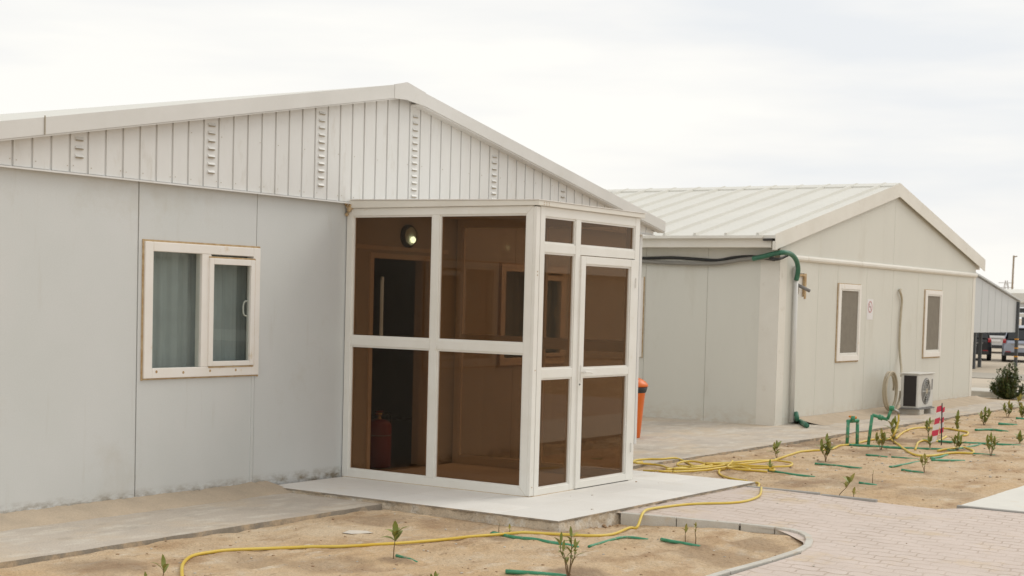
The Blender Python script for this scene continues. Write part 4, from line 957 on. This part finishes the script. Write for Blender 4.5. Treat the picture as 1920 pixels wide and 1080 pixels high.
def up(px, py, base):   # point above ground base at the base's depth
    d = ray(px, py); t = (base.x*F2.x+base.y*F2.y)/(d.x*F2.x+d.y*F2.y); return Vector((d.x*t, d.y*t, EYE+d.z*t))
b0 = at(1588, 836); st = empty('standpipe', b0, 'green hoop of irrigation pipe with an orange valve handle', 'standpipe', None)
b1 = at(1607, 835.5)
MB().tube([b0, up(1590.5, 790, b0)], .022, 12).build('riser', 'pipe_green', st, smooth=True); MB().tube([b1, up(1608, 789, b1)], .022, 12).build('riser', 'pipe_green', st, smooth=True)
MB().tube([up(1589, 790, b0), up(1609, 788.5, b1)], .024, 12).build('crossbar', 'pipe_green', st, smooth=True)
vv = up(1599, 787, b0); MB().tube([vv+Vector((0, 0, -.02)), vv+Vector((0, 0, .05))], .03, 12).build('valve', 'pipe_green', st, smooth=True)
MB().tube([up(1591.5, 780.5, b0), up(1598, 782, b0), up(1606, 783.2, b0)], [.010, .02, .018], 8).build('handle', 'orange_handle', st, smooth=True)
b0 = at(1628, 834); st = empty('standpipe', b0, 'green stepped standpipe ending in a metal tap with a yellow hose', 'standpipe')
p1 = up(1635.5, 778, b0); p2 = up(1664, 786.5, b0); p3 = up(1672, 766, b0)
MB().tube([b0, p1], .021, 12).build('riser', 'pipe_green', st, smooth=True); MB().tube([p1, p2], .021, 12).build('crossbar', 'pipe_green', st, smooth=True)
MB().tube([p2, p3], .021, 12).build('riser', 'pipe_green', st, smooth=True)
MB().tube([p1.lerp(p2, .42), p1.lerp(p2, .68)], .035, 12).build('valve', 'pipe_green', st, smooth=True)
MB().tube([p3+Vector((0, 0, -.02)), p3+Vector((0, 0, .035))], .034, 12).build('elbow', 'pipe_green', st, smooth=True)
t1 = up(1684, 772, b0); t2 = up(1685, 777, b0)
MB().tube([p3, up(1679, 769.5, b0), t1, t2], .017, 10).build('tap', 'steel', st, smooth=True)
g1 = at(1672, 826)
q = smooth_pts([t2, up(1684.5, 790, b0), up(1681, 803, b0), up(1676, 815, b0), at(1672, 822, .02), at(1669, 824, .012)])
o = MB().tube(q, .013, 8).build('garden_hose', 'hose_yellow', smooth=True); tag(o, 'short yellow hose hanging from the metal tap of the standpipe', 'hose', 'lengths of yellow garden hose')

# striped marker
b0 = at(1765, 835); mk = empty('marker_post', b0, 'thin rod wrapped with red and white striped tape standing in the sand', 'marker')
MB().tube([b0-Vector((0, 0, .05)), up(1766.5, 756, b0)], .008, 8).build('rod', 'black_plastic', mk, smooth=True)
def tape(p0, p1, w_, n, name):
    # ribbon of stripes, real thickness
    for i in range(n):
        a = p0.lerp(p1, i/n); c = p0.lerp(p1, (i+1)/n); s = _R*w_/2; d = Vector((.004, .002, 0)); sk = Vector((0, 0, .012))
        tw = 1-.2*math.sin(i*1.3); q = [a-s*tw-sk, a+s*tw+sk, c+s*tw+sk, c-s*tw-sk]
        MB().add([*q, *[v+d for v in q]], [(0, 1, 2, 3), (7, 6, 5, 4), (0, 4, 5, 1), (1, 5, 6, 2), (2, 6, 7, 3), (3, 7, 4, 0)]).build(name, 'tape_red' if i % 2 == 0 else 'tape_white', mk)
tape(up(1762.5, 761, b0), up(1750, 829, b0), .075, 6, 'tape_stripe')
tape(up(1768.5, 764, b0), up(1765, 812, b0), .045, 5, 'tape_stripe')

# ================================================================ plants
def leaf(b, p, d, L_, W_, up_, rnd):
    d = d.normalized(); s = d.cross(up_)
    if s.length < 1e-3: s = d.cross(Vector((1, 0, 0)))
    s.normalize(); n = s.cross(d).normalized(); cup = .18*L_; vs = []
    for (t, wd, h) in ((0, .08, 0), (.3, .9, .5), (.62, .85, .55), (.88, .4, .2), (1, .02, -.15)):
        c = p+d*(L_*t)+n*(cup*h); vs += [c-s*(W_*wd/2)+n*W_*.12*wd, c, c+s*(W_*wd/2)+n*W_*.12*wd]
    b.add(vs, [f for i in range(4) for f in ((3*i, 3*i+1, 3*i+4, 3*i+3), (3*i+1, 3*i+2, 3*i+5, 3*i+4))])
def seedling(px, py, top, label, seed, stems=1, leaves=7, size=.05, wid=.4, lean=0, spread=.35, bare=.5, bronze=0.):
    base = at(px, py); h = max(.05, (up(px+lean, top, base)-base).length-(size*.85 if leaves else 0))
    rnd = random.Random(seed)
    e = empty('seedling', base, label, 'seedling', 'seedlings planted in the sandy ground'); s = MB(); lf = MB()
    dirx = (up(px+lean, top, base)-base).normalized()
    for k in range(stems):
        hh = h*(1 if k == 0 else rnd.uniform(.6, .9)); a = rnd.uniform(0, 2*PI)
        sg = (-1 if k % 2 else 1)*rnd.uniform(.5, 1); off = (_R*sg+_F*rnd.uniform(-.5, .5))*hh*(spread*.75 if k else .05)
        d = dirx if abs(lean) > 8 else Vector((0, 0, 1)); hh2 = hh
        P = [base-Vector((0, 0, .03)), base+d*hh2*.35+off*.35+_R*rnd.uniform(-.03, .03)*h, base+d*hh2*.7+off*.8+_R*rnd.uniform(-.04, .04)*h, base+d*hh2+off]
        P = smooth_pts(P, 4); s.tube(P, [max(.0016, .0042*(1-.7*i/len(P)))*(1+h) for i in range(len(P))], 5)
        for i in range(leaves):
            t = bare+(1-bare)*(i+.5)/leaves; idx = min(len(P)-2, int(t*(len(P)-1))); p = P[idx].lerp(P[idx+1], t*(len(P)-1)-idx)
            aa = i*2.4+rnd.uniform(-.5, .5); dd = Vector((math.cos(aa), math.sin(aa), rnd.uniform(.1, 1.3)))
            sz = size*1.35*rnd.uniform(.7, 1.2); leaf(lf, p, dd, sz, sz*wid*1.15, Vector((0, 0, 1)), rnd)
        leaf(lf, P[-2], d+Vector((rnd.uniform(-.2, .2), rnd.uniform(-.2, .2), .3)), size*1.3, size*wid*1.3, _F, rnd)
    s.build('stem', 'stem_brown', e, smooth=True); o = lf.build('foliage', 'leaf_bronze' if bronze > .5 else 'leaf_green', e, smooth=True)
    if 0 < bronze <= .5:
        o.data.materials.append(MATS['leaf_bronze'])
        for i, p in enumerate(o.data.polygons): p.material_index = int(rnd.random() < bronze*.6) if i % 8 == 0 else o.data.polygons[i-1].material_index
    return e
seedling(738, 1048, 982, 'leafy seedling with one bare stem left of the terrace, in front of the yellow hose', 1, 1, 9, .072, .46, -4, bare=.60)
seedling(304, 1100, 1047, 'two-leaved seedling tip at the bottom edge beside the bent yellow hose', 2, 1, 3, .07, .34, 2, bare=.6)
seedling(272, 1104, 1076, 'tiny leaf tip at the bottom edge left of the two-leaved seedling', 3, 1, 2, .04, .4)
seedling(815, 1100, 1076, 'pair of tiny leaf tips at the bottom edge below the left seedling', 4, 2, 2, .04, .4, spread=.9)
seedling(1066, 1080, 990, 'tall branching seedling with narrow leaves in the middle foreground', 5, 4, 6, .062, .27, -8, spread=.38, bare=.35, bronze=.15)
seedling(935, 1003, 984, 'bare little twig beside the green pipe end', 6, 1, 0, .012, .2, 4)
seedling(955, 1004, 993, 'tiny bronze leaved sprout just right of the bare twig', 7, 1, 2, .035, .4, bare=.4, bronze=1)
seedling(1284, 1019, 986, 'thin seedling with one green leaf, left of the twin twigs by the kerb', 8, 1, 2, .05, .35, -7, bare=.7, bronze=.4)
seedling(1303, 1023, 980, 'thin seedling with small bronze leaves at the green pipe end by the kerb', 9, 1, 5, .032, .35, -2, bare=.6, bronze=1)
seedling(1567, 937, 893, 'bronze seedling leaning right over the sand', 10, 1, 5, .085, .35, 34, bare=.62, bronze=.5)
seedling(1600, 934, 919, 'tiny bronze sprout under the leaning seedling', 11, 1, 3, .045, .5, 3, bare=.4, bronze=1)
seedling(1636, 907, 885, 'bare thin twig at the end of a green pipe right of the leaning seedling', 12, 1, 0, .02, .2, 3)
seedling(1456, 862, 829, 'upright seedling at the back edge of the yellow hose heap', 13, 2, 6, .075, .36, 0, bare=.4, bronze=.3)
seedling(1443, 884, 866, 'small seedling growing out of the right end of the hose heap', 14, 1, 4, .06, .4, -6, bare=.4, bronze=.3)
seedling(1548, 866, 816, 'bushy seedling left of the orange handled standpipe', 15, 3, 8, .085, .36, 4, spread=.4, bare=.35, bronze=.3)
seedling(1652, 843, 806, 'spreading seedling right of the stepped standpipe', 16, 3, 7, .08, .34, 0, spread=.7, bare=.3, bronze=.5)
seedling(1676, 833, 783, 'tallest seedling beside the hose hanging from the tap', 17, 2, 10, .095, .36, -2, spread=.3, bare=.2, bronze=.3)
seedling(1733, 886, 853, 'seedling with a pale leaf tuft above the short green pipe', 18, 2, 4, .07, .4, -2, bare=.6, bronze=1)
seedling(1741, 818, 785, 'seedling just left of the striped marker', 19, 2, 7, .08, .34, 0, bare=.3, bronze=.3)
seedling(1795, 845, 812, 'spreading seedling beside the slanting green pipe right of the marker', 20, 3, 7, .09, .3, 0, spread=.7, bare=.3, bronze=.3)
seedling(1795, 806, 771, 'upright seedling behind the hose loop right of the marker', 21, 2, 9, .085, .38, -1, spread=.25, bare=.1)
seedling(1858, 855, 814, 'forked seedling above the thin green pipe at the right', 22, 3, 6, .09, .3, 2, spread=.5, bare=.35, bronze=.3)
seedling(1845, 797, 765, 'bushy seedling at the back of the planting, below the wall corner', 23, 3, 8, .09, .42, 0, spread=.6, bare=.2, bronze=.4)
seedling(1890, 783, 753, 'seedling just below the round shrub', 24, 3, 7, .09, .38, 0, spread=.6, bare=.3, bronze=.3)
seedling(1912, 832, 811, 'dark seedling at the right edge beside the long green pipe', 25, 2, 6, .09, .42, 0, bare=.2)
seedling(1916, 784, 757, 'seedling at the right edge of the photo below the shrub', 26, 3, 7, .09, .36, 0, spread=.6, bare=.2, bronze=.4)
seedling(1744, 842, 818, 'low seedling half behind the striped marker foot', 27, 2, 5, .07, .34, 0, bare=.3, bronze=.5)
seedling(1912, 768, 740, 'slender seedling beside the shrub at the right edge', 28, 2, 6, .09, .34, 2, bare=.3, bronze=.6)

# shrub
base = at(1888, 748); sh = empty('shrub', base, 'dense dark green round shrub in front of the far kerb at the right', 'shrub'); rnd = random.Random(5)
s = MB(); lf = MB()
for k in range(60):
    a = rnd.uniform(0, 2*PI); r = rnd.uniform(.05, .36); h = .80*(1-.80*(r/.36)**2)*rnd.uniform(.6, 1.05)
    tip = base+Vector((math.cos(a)*r, math.sin(a)*r, h)); P = smooth_pts([base, base.lerp(tip, .5)+Vector((math.cos(a)*.06, math.sin(a)*.06, -.03)), tip], 5)
    s.tube(P, [.007*(1-.7*i/len(P)) for i in range(len(P))], 4)
    for i in range(60):
        t = rnd.uniform(.05, 1.)*(len(P)-1); q = P[int(t)].lerp(P[min(int(t)+1, len(P)-1)], t % 1); aa = rnd.uniform(0, 2*PI)
        leaf(lf, q+Vector((rnd.gauss(0, .025), rnd.gauss(0, .025), rnd.gauss(0, .02))), Vector((math.cos(aa), math.sin(aa), rnd.uniform(-.1, 1.4))), rnd.uniform(.055, .09), .03, Vector((0, 0, 1)), rnd)
s.build('stems', 'stem_brown', sh); lf.build('foliage', 'bush_leaf', sh, smooth=True)

# ================================================================ far background: carports, cars, poles
def gzz(x, y): return ground_z(x, y)
C1 = empty('carport', (60, 17.5, -.4), 'grey sheet sided carport beyond the cream building', 'carport')
X0, X1 = 50, 63.6
def ctop(x): return 3.42-(x-57)*.13
MB().prism([(X0, 1.03), (X1, 1.03), (X1, 2.30), (58.2, 3.12), (X0, 4.2)], 'y', 17.5, 17.56).build('side_panel', 'shed_grey', C1)
MB().prism([(X0, 4.24), (58.2, 3.16), (X1+.2, 2.31), (X1+.2, 2.37), (58.2, 3.22), (X0, 4.32)], 'y', 17.4, 40).build('roof', 'shed_grey', C1)
b = MB()
for x in [X0+.5+i*.9 for i in range(15)]: b.box(x, x+.025, 17.493, 17.4985, 1.05, max(1.2, 2.2 if x > 63 else 2.25+(63.6-x)*.15))
b.build('panel_rib', 'shed_grey', C1)
for x, y in ((63.5, 17.45), (58.3, 17.62), (63.5, 23.5), (54, 17.62), (61.0, 18.2)): MB().box(x-.06, x+.06, y-.06, y+.06, -.45, 2.3).build('post', 'post_grey', C1)
b = MB()
for z in (-.0, .35, .72): b.box(63.43, 63.57, 17.38, 17.52, z, z+.05)
b.build('reflector_band', 'reflector', C1)
C2 = empty('carport', (100, 25, -.4), 'long white roofed open carport far off at the right edge', 'carport')
Yc = 20
MB().prism([(98, 2.55), (98, 3.15), (104, 3.5), (104, 3.4), (98.2, 2.5)], 'y', 10, 31.5).build('roof', 'roof_cream', C2)
MB().box(98.2, 98.5, 10, 31.5, 2.25, 2.5).build('beam', 'shed_grey', C2)
MB().box(98.6, 98.9, 10, 31.5, 1.9, 2.2).build('beam', 'post_grey', C2)
MB().box(98.2, 98.4, 10, 31.5, 1.62, 1.86).build('beam', 'roof_cream', C2)
for y in (26.6, 24.2, 21): MB().box(98.1, 98.3, y-.1, y+.1, -.45, 1.62).build('post', 'post_grey', C2)

def suv(loc, rz_, body, label):
    e = empty('parked_car', (0, 0, 0), label, 'car', 'cars parked under the carport')
    # profile sections along length: (x, half width bottom, z bottom, z belt, half width belt)
    b = MB(); secs = []
    for (x, wl, zb, zt, wt) in ((-2.25, .72, .42, .88, .70), (-2.18, .84, .32, .98, .82), (-1.9, .90, .28, 1.02, .88), (-1.0, .91, .26, 1.03, .90), (.3, .91, .26, 1.02, .90), (1.1, .90, .26, .99, .88), (1.9, .87, .30, .90, .83), (2.2, .78, .36, .80, .72), (2.28, .68, .44, .68, .62)):
        secs.append([(x, -wl, zb), (x, -wl-.01, (zb+zt)/2), (x, -wt, zt-.06), (x, -wt+.07, zt), (x, wt-.07, zt), (x, wt, zt-.06), (x, wl+.01, (zb+zt)/2), (x, wl, zb)])
    n = 8; vs = [p for s_ in secs for p in s_]
    b.add(vs, [(i*n+k, i*n+(k+1) % n, (i+1)*n+(k+1) % n, (i+1)*n+k) for i in range(len(secs)-1) for k in range(n)]+[tuple(range(n)), tuple(range((len(secs)-1)*n, len(secs)*n))])
    bo = b.build('body', body, e, smooth=False, bevel=.03)
    b = MB(); secs = []   # cabin
    for (x, w0, z0, w1, z1) in ((-2.08, .80, 1.0, .66, 1.06), (-1.75, .84, 1.0, .66, 1.52), (-1.3, .85, 1.0, .66, 1.60), (0, .85, 1.0, .66, 1.62), (.45, .85, 1.0, .64, 1.55), (1.15, .82, .98, .70, 1.02)):
        secs.append([(x, -w0, z0), (x, -w1, z1), (x, w1, z1), (x, w0, z0)])
    vs = [p for s_ in secs for p in s_]; n = 4
    b.add(vs, [(i*n+k, i*n+(k+1) % n, (i+1)*n+(k+1) % n, (i+1)*n+k) for i in range(len(secs)-1) for k in range(n)]+[tuple(range(n)), tuple(range((len(secs)-1)*n, len(secs)*n))])
    b.build('windows', 'car_glass', e, bevel=.02)
    b = MB(); b.prism([(-1.78, 1.53), (-1.3, 1.605), (0, 1.625), (.45, 1.56), (.45, 1.60), (0, 1.67), (-1.3, 1.65), (-1.84, 1.57)], 'y', -.68, .68)
    for s_ in (-1, 1):
        for (xa, xb) in ((-2.1, -1.78), (-1.0, -.92), (.1, .17)):
            za = 1.0
            b.add([(xa, s_*.85, 1.0), (xb, s_*.85, 1.0), (max(xa, -1.78)+.08, s_*.68, 1.58), (xb+.05, s_*.68, 1.58), (xa, s_*.82, 1.0), (xb, s_*.82, 1.0), (max(xa, -1.78)+.08, s_*.65, 1.58), (xb+.05, s_*.65, 1.58)], [(0, 1, 3, 2), (4, 6, 7, 5), (0, 2, 6, 4), (1, 5, 7, 3)])
    b.build('roof', body, e, bevel=.015)
    for s_ in (-1, 1):
        MB().prism([(-2.27, .86), (-2.0, .90), (-1.9, 1.06), (-2.12, 1.05), (-2.26, .98)], 'y', s_*.76 if s_ > 0 else -.90, .90 if s_ > 0 else -.76).build('tail_lamp', 'lamp_red', e, bevel=.01)
        MB().box(-2.29, -2.25, min(s_*.55, s_*.78), max(s_*.55, s_*.78), .42, .50).build('reflector', 'lamp_red', e)
    MB().box(-2.30, -2.24, -.26, .26, .66, .78).build('number_plate', 'paper_white', e)
    MB().box(-2.32, -2.2, -.82, .82, .30, .46).build('bumper', 'black_plastic', e, bevel=.02)
    MB().box(-2.285, -2.22, -.55, .55, .80, .84).build('trim_strip', 'steel', e)
    for x in (-1.4, 1.4):
        for s_ in (-1, 1):
            wv = MB().lathe([(.34, s_*.72), (.35, s_*.74), (.35, s_*.90), (.33, s_*.92)], (x, 0, .35), 20, 'y').build('wheel', 'tyre', e)
            MB().lathe([(.22, s_*.915), (.20, s_*.925)], (x, 0, .35), 14, 'y').build('rim', 'steel', wv)
    e.location = loc; e.rotation_euler = (0, 0, rz_)
    return e
def copy_tree(o, parent=None):
    c = o.copy(); col.objects.link(c); c.parent = parent
    for ch in list(o.children): copy_tree(ch, c)
    return c
c1 = suv((71.5, 19.35, -.4), R_(16), 'car_silver', 'silver sports utility car seen from behind beside the carport post')
def repaint(root, frm, to):
    for ch in root.children_recursive:
        if ch.type == 'MESH' and ch.data.materials and ch.data.materials[0].name == frm:
            ch.data = ch.data.copy(); ch.data.materials[0] = MATS[to]
c2 = copy_tree(c1); c2.location = (71.5, 21.75, -.4); c2['label'] = 'dark car in the shade beside the wall corner of the cream building'; repaint(c2, 'car_silver', 'car_dark')
c3 = copy_tree(c1); c3.location = (86, 24.8, -.4); c3['label'] = 'white car parked behind, seen between the dark car and the silver car'; repaint(c3, 'car_silver', 'car_white')
o = MB().tube([Vector((118, 31.2, -.4)), Vector((118, 31.35, 6.55))], [.13, .10], 10).build('utility_pole', 'wood_pole'); 
def far(px, py, X): d = ray(px, py); t = X/d.x; return Vector((X, d.y*t, EYE+d.z*t))
bpy.data.objects.remove(o)
p0 = far(1897, 553, 118); p1 = far(1901, 479, 118); p0 = p0-(p1-p0)*.55
up_ = empty('utility_pole', (p0.x, p0.y, -.4), 'thin brown utility pole rising beyond the far carport', 'pole')
MB().tube([Vector((p0.x, p0.y, -.4)), p1], [.09, .07], 10).build('pole', 'wood_pole', up_, smooth=True)
MB().tube([p1+Vector((0, .05, -.12)), p1+Vector((0, -.26, -.06))], .045, 6).build('insulator_arm', 'wood_pole', up_)
# distant lattice tower, haze painted in by its pale colour
tw = far(1885, 575, 520); tt = far(1885, 528, 520)
b = MB(); hgt = tt.z+.4
for s_ in ((-1, -1), (1, -1), (1, 1), (-1, 1)): b.tube([(tw.x+s_[0]*2.2, tw.y+s_[1]*2.2, -.4), (tw.x+s_[0]*.3, tw.y+s_[1]*.3, hgt)], .12, 4)
for k in range(7):
    f = k/7; r = 2.2-1.9*f; r2 = 2.2-1.9*(k+1)/7; z0 = -.4+hgt*f; z1 = -.4+hgt*(k+1)/7
    b.tube([(tw.x-r, tw.y-r, z0), (tw.x+r2, tw.y+r2, z1)], .08, 4); b.tube([(tw.x+r, tw.y-r, z0), (tw.x-r2, tw.y+r2, z1)], .08, 4)
for k in (.7, .82, .94): b.tube([(tw.x, tw.y-2.6, hgt*k), (tw.x, tw.y+2.6, hgt*k)], .12, 4)
o = b.build('lattice_tower', 'pylon_hazed', loc=(tw.x, tw.y, -.4)); tag(o, 'faint lattice power tower on the horizon left of the utility pole', 'tower')

# a third prefab block faces these two; it shows only in the porch glass
OB = empty('prefab_building', (40, -14, 0), 'long beige prefabricated block facing the porch, seen only reflected in its glass', 'building')
b = MB().box(14, 75, -18, -12, -.3, 2.7); b.build('wall', 'wall_cream', OB)
b = MB().prism([(-11.7, 2.7), (-18.3, 2.7), (-15, 3.8)], 'x', 13.7, 75.3); b.build('roof', 'roof_cream', OB)

o = MB().add([(v.x, v.y, v.z) for v in (at(642, 999, .006), at(660, 1001, .006), at(700, 999, .006), at(688, 995, .007), at(655, 994, .006))]+[(v.x, v.y, v.z) for v in (at(642, 999, 0), at(660, 1001, 0), at(700, 999, 0), at(688, 995, 0), at(655, 994, 0))],
      [(0, 1, 2, 3, 4)]+[(i, i+5, (i+1) % 5+5, (i+1) % 5) for i in range(5)]).build('plastic_scrap', 'scrap')
tag(o, 'flat whitish scrap lying on the sand left of the leafy seedling', 'litter')
